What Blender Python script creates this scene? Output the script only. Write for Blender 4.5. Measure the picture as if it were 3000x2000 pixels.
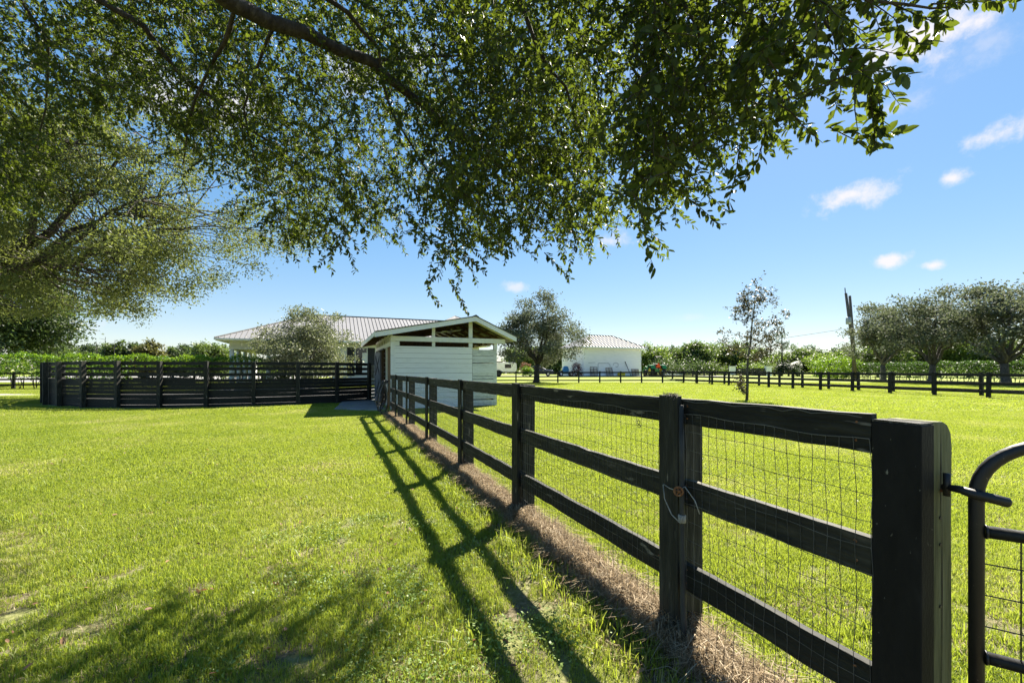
import bpy, math, random
import numpy as np
from mathutils import Vector, Matrix

for o in list(bpy.data.objects):
    bpy.data.objects.remove(o)
S = bpy.context.scene
COL = S.collection
R = math.radians
random.seed(7)
RNG = np.random.default_rng(11)

# ------------------------------------------------------------------ camera
CAM_H = 1.52
cd = bpy.data.cameras.new('camera')
cam = bpy.data.objects.new('camera', cd)
COL.objects.link(cam)
cd.sensor_width = 36.0
cd.lens = 15.0
cd.shift_y = 84.0 / 3000.0
cd.clip_start = 0.05
cd.clip_end = 6000
cam.location = (0, 0, CAM_H)
cam.rotation_euler = (R(90), 0, 0)
S.camera = cam

# ------------------------------------------------------------------ light
SUN = Vector((0.50, 0.823, 1.0)).normalized()          # towards the sun
SUN_EL = math.asin(SUN.z)
SUN_AZ = math.atan2(SUN.x, SUN.y)
ld = bpy.data.lights.new('sun', 'SUN')
ld.energy = 5.0
ld.angle = R(0.55)
ld.color = (1.0, 0.93, 0.80)
sun = bpy.data.objects.new('sun', ld)
COL.objects.link(sun)
sun.rotation_euler = SUN.to_track_quat('Z', 'Y').to_euler()

world = bpy.data.worlds.new('World')
S.world = world
world.use_nodes = True
wn, wl = world.node_tree.nodes, world.node_tree.links
wn.clear()
w_out = wn.new('ShaderNodeOutputWorld')
w_bg = wn.new('ShaderNodeBackground')
SKY_STRENGTH = 0.116
w_bg.inputs['Strength'].default_value = SKY_STRENGTH
sky = wn.new('ShaderNodeTexSky')
sky.sky_type = 'NISHITA'
sky.sun_disc = False
sky.sun_elevation = SUN_EL
sky.sun_rotation = SUN_AZ
sky.altitude = 0
sky.air_density = 1.0
sky.dust_density = 0.15
sky.ozone_density = 1.2
wl.new(w_bg.outputs[0], w_out.inputs[0])

def wmath(op, a, b=None, c=None):
    n = wn.new('ShaderNodeMath'); n.operation = op
    for i, v in enumerate((a, b, c)):
        if v is None: continue
        if isinstance(v, (int, float)): n.inputs[i].default_value = v
        else: wl.new(v, n.inputs[i])
    return n.outputs[0]
def wdot(v, vec):
    n = wn.new('ShaderNodeVectorMath'); n.operation = 'DOT_PRODUCT'
    wl.new(v, n.inputs[0]); n.inputs[1].default_value = vec
    return n.outputs['Value']
wtc = wn.new('ShaderNodeTexCoord').outputs['Generated']
wnz = wn.new('ShaderNodeTexNoise'); wnz.inputs['Scale'].default_value = 22; wnz.inputs['Detail'].default_value = 6
wnz.inputs['Roughness'].default_value = 0.62
wl.new(wtc, wnz.inputs['Vector'])
wn_edge = wmath('SUBTRACT', wnz.outputs['Fac'], 0.5)
# fair-weather clouds: azimuth (deg, + = right), elevation (deg), half width, half height (deg), density
CLOUDS = [(38.8, 17.8, 5.4, 1.9, .95), (45.8, 17.4, 2.1, .9, .95), (41.3, 10.9, 2.4, .9, .95), (44.5, 9.9, 1.3, .65, .95),
          (49.4, 20.0, 2.7, 1.9, 1.0), (43.6, 29.2, 6.4, 3.6, 1.0), (42.4, 24.6, 2.8, 1.6, .4), (48, 27, 4, 2.4, .3),
          (0.5, 11.0, 2.4, 1.0, .65), (13.4, 16.4, 2.6, 1.3, .7), (-40, 27, 6, 4, .9), (-33, 28, 4, 3, .9), (-20, 33, 5, 3, .9),
          (-47, 4.2, 5, 1.0, .45), (-52, 3.4, 4, .8, .4), (-12, 36, 4, 2.5, .8), (-58, 22, 7, 4, .8), (23, 6.5, 3, .7, .2),
          (62, 14, 5, 1.6, .9), (75, 19, 6, 2, .9), (-80, 15, 9, 3, .9), (110, 16, 8, 2, .9), (160, 20, 9, 3, .9), (-130, 18, 9, 3, .9)]
cloud = None
for az, el, hw, hh, dens in CLOUDS:
    a, e = R(az), R(el)
    c = Vector((math.sin(a) * math.cos(e), math.cos(a) * math.cos(e), math.sin(e)))
    u = Vector((math.cos(a), -math.sin(a), 0)); v = c.cross(u) * -1
    p = wmath('DIVIDE', wdot(wtc, u), math.sin(R(hw)))
    q = wmath('DIVIDE', wdot(wtc, v), math.sin(R(hh)))
    r2 = wmath('SQRT', wmath('ADD', wmath('MULTIPLY', p, p), wmath('MULTIPLY', q, q)))
    body = wmath('ADD', wmath('SUBTRACT', 0.72, r2), wmath('MULTIPLY', wn_edge, 2.6))
    front = wmath('GREATER_THAN', wdot(wtc, c), 0.6)
    mr = wn.new('ShaderNodeMapRange'); mr.interpolation_type = 'SMOOTHSTEP'
    wl.new(body, mr.inputs['Value'])
    mr.inputs['From Min'].default_value = -0.2; mr.inputs['From Max'].default_value = 0.8
    mr.inputs['To Max'].default_value = dens
    m = wmath('MULTIPLY', mr.outputs[0], front)
    cloud = m if cloud is None else wmath('MAXIMUM', cloud, m)
hs = wn.new('ShaderNodeHueSaturation')
hs.inputs['Saturation'].default_value = 2.05
gm = wn.new('ShaderNodeGamma'); gm.inputs['Gamma'].default_value = 0.42      # tone curve on the sky's light: softer zenith-to-horizon contrast
wl.new(sky.outputs[0], gm.inputs['Color']); tint = wn.new('ShaderNodeMix'); tint.data_type = 'RGBA'; tint.blend_type = 'MULTIPLY'; tint.inputs['Factor'].default_value = 1
wl.new(gm.outputs[0], tint.inputs['A']); tint.inputs['B'].default_value = (.955, .965, 1.0, 1); wl.new(tint.outputs['Result'], hs.inputs['Color'])
mix = wn.new('ShaderNodeMix'); mix.data_type = 'RGBA'
wl.new(cloud, mix.inputs['Factor'])
wl.new(hs.outputs[0], mix.inputs['A'])
mix.inputs['B'].default_value = (2.25, 2.18, 2.25, 1)
wl.new(mix.outputs['Result'], w_bg.inputs['Color'])

S.view_settings.view_transform = 'Standard'
S.view_settings.look = 'None'
S.view_settings.gamma = 1
S.view_settings.use_curve_mapping = False
S.view_settings.exposure = 1.95
S.render.engine = 'CYCLES'
S.cycles.max_bounces = 7
S.cycles.diffuse_bounces = 4
S.cycles.transmission_bounces = 4
S.cycles.glossy_bounces = 2
S.cycles.use_denoising = True
S.cycles.sample_clamp_indirect = 1.5
S.cycles.caustics_reflective = False
S.cycles.caustics_refractive = False

# ------------------------------------------------------------------ materials
def new_mat(name):
    m = bpy.data.materials.new(name); m.use_nodes = True
    m.node_tree.nodes.clear()
    return m, m.node_tree.nodes, m.node_tree.links

def ramp(n, stops):
    r = n.new('ShaderNodeValToRGB'); cr = r.color_ramp
    while len(cr.elements) < len(stops): cr.elements.new(0.5)
    for e, (p, c) in zip(cr.elements, stops):
        e.position = p; e.color = (*c, 1)
    return r

def noisy(name, stops, scale=4.0, rough=0.7, bump=0.2, stretch=(1, 1, 1), detail=5, spec=0.3, metallic=0.0, bscale=None, dist=0.01, attr=0.0, fleck=None):
    """rough painted / natural surface: noise-driven colour along stops, fine bump."""
    m, n, l = new_mat(name)
    out = n.new('ShaderNodeOutputMaterial'); b = n.new('ShaderNodeBsdfPrincipled')
    tc = n.new('ShaderNodeTexCoord'); mp = n.new('ShaderNodeMapping')
    oi = n.new('ShaderNodeObjectInfo')
    va = n.new('ShaderNodeVectorMath'); va.operation = 'ADD'
    sc = n.new('ShaderNodeVectorMath'); sc.operation = 'SCALE'; sc.inputs['Scale'].default_value = 17.0
    cmb = n.new('ShaderNodeCombineXYZ')
    l.new(oi.outputs['Random'], cmb.inputs[0]); l.new(oi.outputs['Random'], cmb.inputs[1]); l.new(oi.outputs['Random'], cmb.inputs[2])
    l.new(cmb.outputs[0], sc.inputs[0])
    l.new(tc.outputs['Object'], va.inputs[0]); l.new(sc.outputs[0], va.inputs[1])
    mp.inputs['Scale'].default_value = stretch
    l.new(va.outputs[0], mp.inputs['Vector'])
    nz = n.new('ShaderNodeTexNoise'); nz.inputs['Scale'].default_value = scale; nz.inputs['Detail'].default_value = detail
    nz.inputs['Roughness'].default_value = 0.6
    l.new(mp.outputs[0], nz.inputs['Vector'])
    rp = ramp(n, stops)
    if attr:
        mm = n.new('ShaderNodeMath'); mm.operation = 'MULTIPLY_ADD'
        l.new(oi.outputs['Random'], mm.inputs[0]); mm.inputs[1].default_value = attr
        m2 = n.new('ShaderNodeMath'); m2.operation = 'SUBTRACT'; l.new(nz.outputs['Fac'], m2.inputs[0]); m2.inputs[1].default_value = attr / 2
        l.new(m2.outputs[0], mm.inputs[2])
        l.new(mm.outputs[0], rp.inputs['Fac'])
    else:
        l.new(nz.outputs['Fac'], rp.inputs['Fac'])
    colour = rp.outputs['Color']
    if fleck:                                            # chips and scuffs of their own shape
        fs, lo, fc, fst = fleck
        m3 = n.new('ShaderNodeMapping'); m3.inputs['Scale'].default_value = fst; l.new(va.outputs[0], m3.inputs['Vector'])
        fz = n.new('ShaderNodeTexNoise'); fz.inputs['Scale'].default_value = fs; fz.inputs['Detail'].default_value = 3; l.new(m3.outputs[0], fz.inputs['Vector'])
        fr = n.new('ShaderNodeMapRange'); fr.inputs['From Min'].default_value = lo; fr.inputs['From Max'].default_value = lo + .07; l.new(fz.outputs['Fac'], fr.inputs['Value'])
        fm = n.new('ShaderNodeMix'); fm.data_type = 'RGBA'; l.new(fr.outputs[0], fm.inputs['Factor']); l.new(colour, fm.inputs['A']); fm.inputs['B'].default_value = (*fc, 1)
        colour = fm.outputs['Result']
    l.new(colour, b.inputs['Base Color'])
    b.inputs['Roughness'].default_value = rough
    b.inputs['Specular IOR Level'].default_value = spec
    b.inputs['Metallic'].default_value = metallic
    if bump:
        nb = n.new('ShaderNodeTexNoise'); nb.inputs['Scale'].default_value = bscale or scale * 5; nb.inputs['Detail'].default_value = 4
        l.new(mp.outputs[0], nb.inputs['Vector'])
        bp = n.new('ShaderNodeBump'); bp.inputs['Strength'].default_value = bump; bp.inputs['Distance'].default_value = dist
        l.new(nb.outputs['Fac'], bp.inputs['Height']); l.new(bp.outputs[0], b.inputs['Normal'])
    l.new(b.outputs[0], out.inputs[0])
    return m

def leafy(name, stops, trans=(0.22, 0.30, 0.03), tmix=0.35, rough=0.45, spec=0.4, world_var=0.0):
    m, n, l = new_mat(name)
    out = n.new('ShaderNodeOutputMaterial'); b = n.new('ShaderNodeBsdfPrincipled'); t = n.new('ShaderNodeBsdfTranslucent'); mx = n.new('ShaderNodeMixShader')
    at = n.new('ShaderNodeAttribute'); at.attribute_name = 'rnd'
    rp = ramp(n, stops)
    fac = at.outputs['Fac']
    if world_var:
        g = n.new('ShaderNodeNewGeometry'); nz = n.new('ShaderNodeTexNoise'); nz.inputs['Scale'].default_value = world_var; nz.inputs['Detail'].default_value = 3
        l.new(g.outputs['Position'], nz.inputs['Vector'])
        a = n.new('ShaderNodeMath'); a.operation = 'MULTIPLY_ADD'; l.new(nz.outputs['Fac'], a.inputs[0]); a.inputs[1].default_value = 1.45
        s = n.new('ShaderNodeMath'); s.operation = 'MULTIPLY_ADD'; l.new(fac, s.inputs[0]); s.inputs[1].default_value = 0.65; s.inputs[2].default_value = -0.56
        l.new(s.outputs[0], a.inputs[2]); fac = a.outputs[0]
    l.new(fac, rp.inputs['Fac'])
    l.new(rp.outputs['Color'], b.inputs['Base Color'])
    b.inputs['Roughness'].default_value = rough; b.inputs['Specular IOR Level'].default_value = spec
    tm = n.new('ShaderNodeMix'); tm.data_type = 'RGBA'; tm.inputs['Factor'].default_value = 0.6
    l.new(rp.outputs['Color'], tm.inputs['A']); tm.inputs['B'].default_value = (*trans, 1)
    l.new(tm.outputs['Result'], t.inputs['Color'])
    mx.inputs[0].default_value = tmix
    l.new(b.outputs[0], mx.inputs[1]); l.new(t.outputs[0], mx.inputs[2]); l.new(mx.outputs[0], out.inputs[0])
    return m

M = {}
M['black_wood'] = noisy('black_wood', [(0.25, (.006, .006, .005)), (0.5, (.012, .012, .011)), (0.72, (.024, .023, .019)), (0.9, (.06, .056, .045))], 3, .65, .55, (9, 1.2, 9), spec=.3, attr=.25, bscale=9, fleck=(7, .69, (.075, .07, .065), (1, .6, 2)))
M['black_wood_u'] = noisy('black_wood_along', [(0.3, (.010, .010, .008)), (0.5, (.020, .020, .015)), (0.68, (.040, .038, .027)), (0.86, (.11, .10, .078))], 3.2, .7, .8, (8, 1.1, 8), spec=.25, attr=.22, bscale=9, fleck=(14, .66, (.19, .17, .13), (1.6, .35, 2.2)))
M['post_wood'] = noisy('stained_post_wood', [(0.3, (.011, .011, .009)), (0.52, (.024, .024, .019)), (0.70, (.050, .048, .037)), (0.88, (.13, .12, .095))], 3.2, .7, .8, (8, 8, 1.1), spec=.25, attr=.2, bscale=9, fleck=(14, .66, (.19, .17, .13), (2.2, 2.2, .35)))
M['end_black'] = noisy('tarred_post', [(0.35, (.0045, .0042, .004)), (0.62, (.009, .0085, .008)), (0.80, (.02, .02, .018)), (0.84, (.16, .15, .12))], 7, .7, .5, (2.2, 2.2, .8), spec=.25, bscale=60, dist=.004, fleck=(46, .70, (.22, .21, .17), (1, 1, .6)))
M['end_green'] = noisy('weathered_green_wood', [(0.28, (.03, .03, .016)), (0.48, (.13, .13, .06)), (0.7, (.21, .205, .11)), (0.9, (.30, .28, .19))], 2.2, .8, .8, (9, 9, .9), spec=.2, bscale=7)
M['end_grain'] = noisy('end_grain', [(0.3, (.02, .019, .017)), (0.5, (.06, .057, .05)), (0.75, (.2, .19, .17))], 14, .8, .8, (1, 4, 1), spec=.2)
M['galv'] = noisy('galvanised_wire', [(0.3, (.05, .05, .047)), (0.7, (.17, .17, .165))], 8, .5, 0, metallic=.2, spec=.4)
M['gate_steel'] = noisy('black_gate_paint', [(0.3, (.008, .0075, .007)), (0.6, (.014, .0135, .0125)), (0.85, (.035, .033, .03))], 14, .5, .35, spec=.45, bscale=90, dist=.002, fleck=(60, .70, (.13, .10, .075), (1, 1, 1)))
M['rust'] = noisy('rusty_iron', [(0.3, (.10, .035, .012)), (0.6, (.26, .12, .05)), (0.85, (.42, .28, .16))], 60, .8, .5, dist=.003)
M['pvc'] = noisy('painted_pipe', [(0.3, (.02, .02, .02)), (0.6, (.045, .045, .042)), (0.85, (.16, .155, .15))], 6, .6, .3, (3, 3, 1))
M['twine'] = noisy('grey_twine', [(0.3, (.2, .19, .17)), (0.7, (.4, .38, .34))], 30, .9, .3)
M['white_paint'] = noisy('white_paint', [(0.22, (.66, .67, .62)), (0.42, (.79, .79, .75)), (0.8, (.84, .84, .81))], 2.5, .6, .10, (1, 1, 6), bscale=16, attr=.15, spec=.3)
M['grey_white'] = noisy('weathered_white_paint', [(0.25, (.42, .43, .38)), (0.5, (.62, .63, .57)), (0.8, (.76, .77, .71))], 5, .7, .2, (1, 1, 6), bscale=20, attr=.25, spec=.25)
M['trim_cream'] = noisy('cream_trim', [(0.25, (.58, .59, .50)), (0.5, (.72, .73, .64)), (0.8, (.80, .80, .73))], 3, .6, .2, spec=.3, attr=.1)
M['white_stucco'] = noisy('white_stucco', [(0.3, (.74, .75, .74)), (0.7, (.82, .82, .81))], 1.2, .75, .15, (1, 1, 3), spec=.2)
M['brown_wood'] = noisy('bare_brown_wood', [(0.3, (.05, .028, .015)), (0.6, (.10, .06, .032)), (0.85, (.18, .11, .06))], 4, .8, .4, (6, 1, 1))
M['plywood'] = noisy('plywood', [(0.3, (.12, .07, .03)), (0.6, (.22, .13, .06)), (0.85, (.30, .19, .09))], 3, .75, .3, (5, 5, 1))
M['door_grey'] = noisy('grey_door_paint', [(0.3, (.13, .135, .15)), (0.7, (.20, .205, .22))], 4, .6, .3)
M['door_dark'] = noisy('dark_brace_paint', [(0.3, (.012, .013, .015)), (0.7, (.03, .032, .035))], 4, .6, .3)
M['metal_roof'] = noisy('galvalume_roof', [(0.3, (.20, .195, .20)), (0.55, (.225, .22, .225)), (0.8, (.25, .245, .25))], .5, .6, .05, spec=.15)
M['white_roof'] = noisy('pale_roof_metal', [(0.3, (.205, .20, .205)), (0.7, (.24, .235, .24))], .6, .6, .05, spec=.15)
M['roof_rib_shade'] = noisy('roof_rib_shade', [(0.3, (.010, .010, .010)), (0.7, (.02, .02, .02))], 1, .6, 0)  # near-black: the shadow beside each rib is put into its colour
M['roof_edge'] = noisy('dark_roof_metal', [(0.3, (.05, .048, .045)), (0.7, (.12, .115, .11))], 3, .5, .1)
M['dark_glass'] = noisy('dark_window', [(0.3, (.008, .009, .010)), (0.7, (.016, .018, .02))], 1, .08, 0, spec=.6)
M['shutter'] = noisy('charcoal_shutter', [(0.3, (.016, .018, .024)), (0.7, (.026, .029, .036))], 2, .6, .2)
M['concrete'] = noisy('concrete', [(0.3, (.11, .105, .10)), (0.55, (.19, .185, .175)), (0.8, (.27, .26, .24))], 3, .9, .5)
M['sand'] = noisy('arena_sand', [(0.3, (.20, .19, .18)), (0.7, (.28, .27, .26))], 2, .95, .4)
M['path'] = noisy('gravel_path', [(0.3, (.20, .19, .175)), (0.7, (.30, .29, .27))], 4, .95, .5)
M['rope'] = noisy('black_hose', [(0.3, (.008, .008, .009)), (0.7, (.03, .03, .034))], 12, .42, .1, spec=.5)
M['rope_grey'] = noisy('grey_hose', [(0.3, (.06, .06, .07)), (0.7, (.14, .14, .155))], 12, .5, .1, spec=.5)
M['pole_wood'] = noisy('pole_wood', [(0.3, (.06, .05, .042)), (0.7, (.15, .13, .11))], 3, .85, .3, (6, 6, 1))
M['bark'] = noisy('oak_bark', [(0.3, (.022, .018, .014)), (0.55, (.055, .046, .038)), (0.8, (.11, .10, .085))], 9, .9, .9, (2, 2, .6), bscale=24, dist=.02)
M['bark_grey'] = noisy('grey_oak_bark', [(0.3, (.05, .045, .04)), (0.55, (.11, .10, .09)), (0.8, (.20, .185, .165))], 5, .9, .8, (2, 2, .6), dist=.03)
M['pallet'] = noisy('pallet_wood', [(0.3, (.16, .13, .11)), (0.7, (.34, .29, .25))], 4, .85, .2, attr=.2)
M['car_paint'] = noisy('slate_car_paint', [(0.4, (.035, .045, .085)), (0.6, (.045, .055, .10))], 2, .25, 0, spec=.7, metallic=.3)
M['tyre'] = noisy('tyre', [(0.4, (.010, .010, .010)), (0.6, (.018, .018, .018))], 4, .85, .2)
M['chrome'] = noisy('alloy', [(0.4, (.5, .5, .5)), (0.6, (.62, .62, .62))], 4, .35, 0, metallic=.7)
M['lamp_red'] = noisy('red_lens', [(0.4, (.35, .02, .02)), (0.6, (.4, .03, .03))], 4, .3, 0, spec=.6)
M['lamp_clear'] = noisy('clear_lens', [(0.4, (.6, .6, .6)), (0.6, (.7, .7, .7))], 4, .2, 0, spec=.6)
M['blue'] = noisy('blue_cover', [(0.3, (.03, .16, .36)), (0.7, (.05, .24, .48))], 2, .5, .2)
M['yellow'] = noisy('yellow_plastic', [(0.3, (.55, .42, .02)), (0.7, (.68, .55, .04))], 2, .5, .1)
M['tractor_green'] = noisy('green_tractor_paint', [(0.3, (.015, .16, .03)), (0.7, (.03, .24, .05))], 3, .4, .1, spec=.5)
M['orange'] = noisy('orange_reflector', [(0.3, (.85, .07, .01)), (0.7, (.95, .10, .02))], 3, .5, 0)
M['dark_iron'] = noisy('dark_iron', [(0.3, (.012, .012, .012)), (0.7, (.03, .03, .03))], 5, .5, .1, spec=.4)
M['trailer_white'] = noisy('white_trailer_paint', [(0.3, (.72, .72, .72)), (0.7, (.8, .8, .8))], 1, .4, 0)
M['mark_grey'] = noisy('faded_grey_mark', [(0.3, (.36, .38, .38)), (0.7, (.55, .57, .57))], 5, .8, 0)
M['transformer'] = noisy('transformer_grey', [(0.3, (.26, .28, .30)), (0.7, (.36, .38, .40))], 2, .5, 0)

M['leaf_near'] = leafy('oak_leaf', [(0.0, (.013, .020, .006)), (0.45, (.026, .038, .011)), (0.8, (.043, .060, .016)), (1.0, (.08, .10, .02))], (.24, .32, .02), .35, .5, .22)
M['leaf_left'] = leafy('left_oak_leaf', [(0.0, (.030, .040, .013)), (0.5, (.066, .082, .028)), (0.85, (.11, .125, .042)), (1.0, (.18, .175, .06))], (.28, .33, .06), .45, .5, .22, .35)
M['leaf_oak'] = leafy('grey_oak_leaf', [(0.0, (.055, .065, .042)), (0.5, (.10, .112, .075)), (0.85, (.15, .16, .11)), (1.0, (.21, .205, .15))], (.20, .24, .11), .26, .7, .12)
M['leaf_olive'] = leafy('silvery_bush_leaf', [(0.0, (.06, .075, .035)), (0.5, (.12, .135, .075)), (0.85, (.18, .19, .12)), (1.0, (.25, .25, .17))], (.24, .28, .10), .35, .5, .4)
M['leaf_hedge'] = leafy('hedge_leaf', [(0.0, (.022, .06, .006)), (0.5, (.05, .13, .010)), (0.8, (.10, .22, .015)), (1.0, (.2, .3, .03))], (.30, .46, .02), .40, .45, .3)
M['leaf_dark'] = leafy('dark_hedge_leaf', [(0.0, (.008, .020, .006)), (0.5, (.020, .048, .010)), (0.85, (.045, .10, .018)), (1.0, (.09, .16, .03))], (.12, .22, .03), .3, .5, .3)
M['leaf_far'] = leafy('far_tree_leaf', [(0.0, (.030, .045, .014)), (0.5, (.060, .090, .025)), (0.85, (.10, .14, .035)), (1.0, (.16, .19, .05))], (.20, .30, .04), .35, .5, .35, .12)
M['leaf_far_lime'] = leafy('far_lime_leaf', [(0.0, (.045, .075, .014)), (0.5, (.09, .14, .025)), (0.85, (.14, .20, .035)), (1.0, (.21, .26, .06))], (.28, .40, .05), .38, .5, .35, .12)
M['leaf_far_dark'] = leafy('far_dark_leaf', [(0.0, (.020, .034, .014)), (0.5, (.042, .065, .024)), (0.85, (.07, .10, .035)), (1.0, (.11, .14, .05))], (.14, .22, .05), .3, .5, .35, .12)
M['leaf_far_gold'] = leafy('far_golden_leaf', [(0.0, (.05, .055, .018)), (0.5, (.10, .10, .03)), (0.85, (.155, .145, .045)), (1.0, (.22, .19, .06))], (.28, .28, .06), .35, .5, .35, .12)
M['leaf_red'] = leafy('red_shrub_leaf', [(0.0, (.03, .008, .01)), (0.5, (.08, .015, .02)), (1.0, (.15, .04, .03))], (.2, .03, .03), .3, .4, .5)
M['leaf_brown'] = leafy('brown_dry_leaf', [(0.0, (.10, .05, .03)), (0.5, (.20, .10, .06)), (1.0, (.30, .18, .10))], (.3, .15, .06), .3, .6, .3)
M['leaf_sapling'] = leafy('sapling_leaf', [(0.0, (.014, .014, .008)), (0.5, (.03, .028, .014)), (0.85, (.055, .048, .022)), (1.0, (.10, .08, .03))], (.15, .14, .04), .28, .45, .45)
M['straw'] = leafy('dead_grass_straw', [(0.0, (.07, .05, .03)), (0.3, (.20, .145, .085)), (0.7, (.37, .285, .18)), (1.0, (.54, .45, .32))], (.38, .28, .16), .35, .8, .15)
M['grass'] = leafy('lawn_grass_blade', [(0.0, (.075, .125, .016)), (0.3, (.145, .21, .024)), (0.58, (.21, .265, .036)), (0.78, (.29, .305, .08)), (0.9, (.37, .32, .17)), (1.0, (.50, .42, .28))], (.48, .56, .045), .48, .5, .3, .55)
M['weed'] = leafy('clover_leaf', [(0.0, (.10, .17, .03)), (0.6, (.18, .26, .06)), (1.0, (.28, .33, .12))], (.3, .42, .05), .3, .5, .3)

# lawn soil/turf sheet
def lawn_material():
    m, n, l = new_mat('lawn_turf')
    out = n.new('ShaderNodeOutputMaterial'); b = n.new('ShaderNodeBsdfPrincipled')
    g = n.new('ShaderNodeNewGeometry'); P = g.outputs['Position']
    def nz(scale, detail=4):
        t = n.new('ShaderNodeTexNoise'); t.inputs['Scale'].default_value = scale; t.inputs['Detail'].default_value = detail
        l.new(P, t.inputs['Vector']); return t.outputs['Fac']
    def mth(op, a, b_=None, c=None):
        t = n.new('ShaderNodeMath'); t.operation = op
        for i, v in enumerate((a, b_, c)):
            if v is None: continue
            if isinstance(v, (int, float)): t.inputs[i].default_value = v
            else: l.new(v, t.inputs[i])
        return t.outputs[0]
    def mixc(f, a, c):
        t = n.new('ShaderNodeMix'); t.data_type = 'RGBA'; l.new(f, t.inputs['Factor'])
        for s, v in (('A', a), ('B', c)):
            if isinstance(v, tuple): t.inputs[s].default_value = (*v, 1)
            else: l.new(v, t.inputs[s])
        return t.outputs['Result']
    r1 = ramp(n, [(0.3, (.165, .215, .04)), (0.5, (.225, .26, .06)), (0.7, (.28, .29, .09))]); l.new(nz(.35), r1.inputs['Fac'])
    r2 = ramp(n, [(0.3, (.105, .155, .025)), (0.55, (.205, .245, .055)), (0.8, (.29, .295, .10))]); l.new(nz(26, 6), r2.inputs['Fac'])
    turf = n.new('ShaderNodeMix'); turf.data_type = 'RGBA'; turf.inputs['Factor'].default_value = .5
    l.new(r1.outputs[0], turf.inputs['A']); l.new(r2.outputs[0], turf.inputs['B'])
    soilr = ramp(n, [(0.3, (.045, .035, .025)), (0.55, (.12, .095, .07)), (0.75, (.24, .20, .16))]); l.new(nz(30, 8), soilr.inputs['Fac'])
    sep = n.new('ShaderNodeSeparateXYZ'); l.new(P, sep.inputs[0])
    d = mth('ADD', mth('MULTIPLY', sep.outputs[0], .922), mth('SUBTRACT', mth('MULTIPLY', sep.outputs[1], .387), 1.777 - .17))
    d = mth('ABSOLUTE', mth('ADD', d, mth('MULTIPLY', mth('SUBTRACT', nz(1.6), .5), .35)))
    mr = n.new('ShaderNodeMapRange'); mr.interpolation_type = 'SMOOTHSTEP'; l.new(d, mr.inputs['Value'])
    mr.inputs['From Min'].default_value = .23; mr.inputs['From Max'].default_value = .10
    far = mth('LESS_THAN', sep.outputs[1], 14.5)
    strip = mth('MULTIPLY', mr.outputs[0], far)
    # thin turf near the camera lets soil show through
    near = n.new('ShaderNodeMapRange'); l.new(sep.outputs[1], near.inputs['Value'])
    near.inputs['From Min'].default_value = 9; near.inputs['From Max'].default_value = 3; near.inputs['To Max'].default_value = .9
    thin = n.new('ShaderNodeMapRange'); l.new(nz(3.5, 5), thin.inputs['Value']); thin.inputs['From Min'].default_value = .42; thin.inputs['From Max'].default_value = .6
    soilf = mth('MAXIMUM', strip, mth('MULTIPLY', near.outputs[0], mth('MULTIPLY_ADD', thin.outputs[0], .45, .55)))
    l.new(mixc(soilf, turf.outputs['Result'], soilr.outputs[0]), b.inputs['Base Color'])
    b.inputs['Roughness'].default_value = .95; b.inputs['Specular IOR Level'].default_value = .1
    bp = n.new('ShaderNodeBump'); bp.inputs['Strength'].default_value = .6; bp.inputs['Distance'].default_value = .03
    l.new(nz(45, 5), bp.inputs['Height']); l.new(bp.outputs[0], b.inputs['Normal'])
    l.new(b.outputs[0], out.inputs[0])
    return m
M['lawn'] = lawn_material()

# ------------------------------------------------------------------ helpers
def tag(o, label=None, cat=None, group=None, kind=None):
    if label: o['label'] = label
    if cat: o['category'] = cat
    if group: o['group'] = group
    if kind: o['kind'] = kind
    return o

def empty(name, loc=(0, 0, 0), rz=0.0, label=None, cat=None, group=None):
    o = bpy.data.objects.new(name, None)
    o.empty_display_size = .3
    o.location = loc; o.rotation_euler = (0, 0, rz)
    COL.objects.link(o)
    return tag(o, label, cat, group)

def link(name, mesh, parent=None):
    o = bpy.data.objects.new(name, mesh)
    COL.objects.link(o)
    if parent: o.parent = parent
    return o

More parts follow.
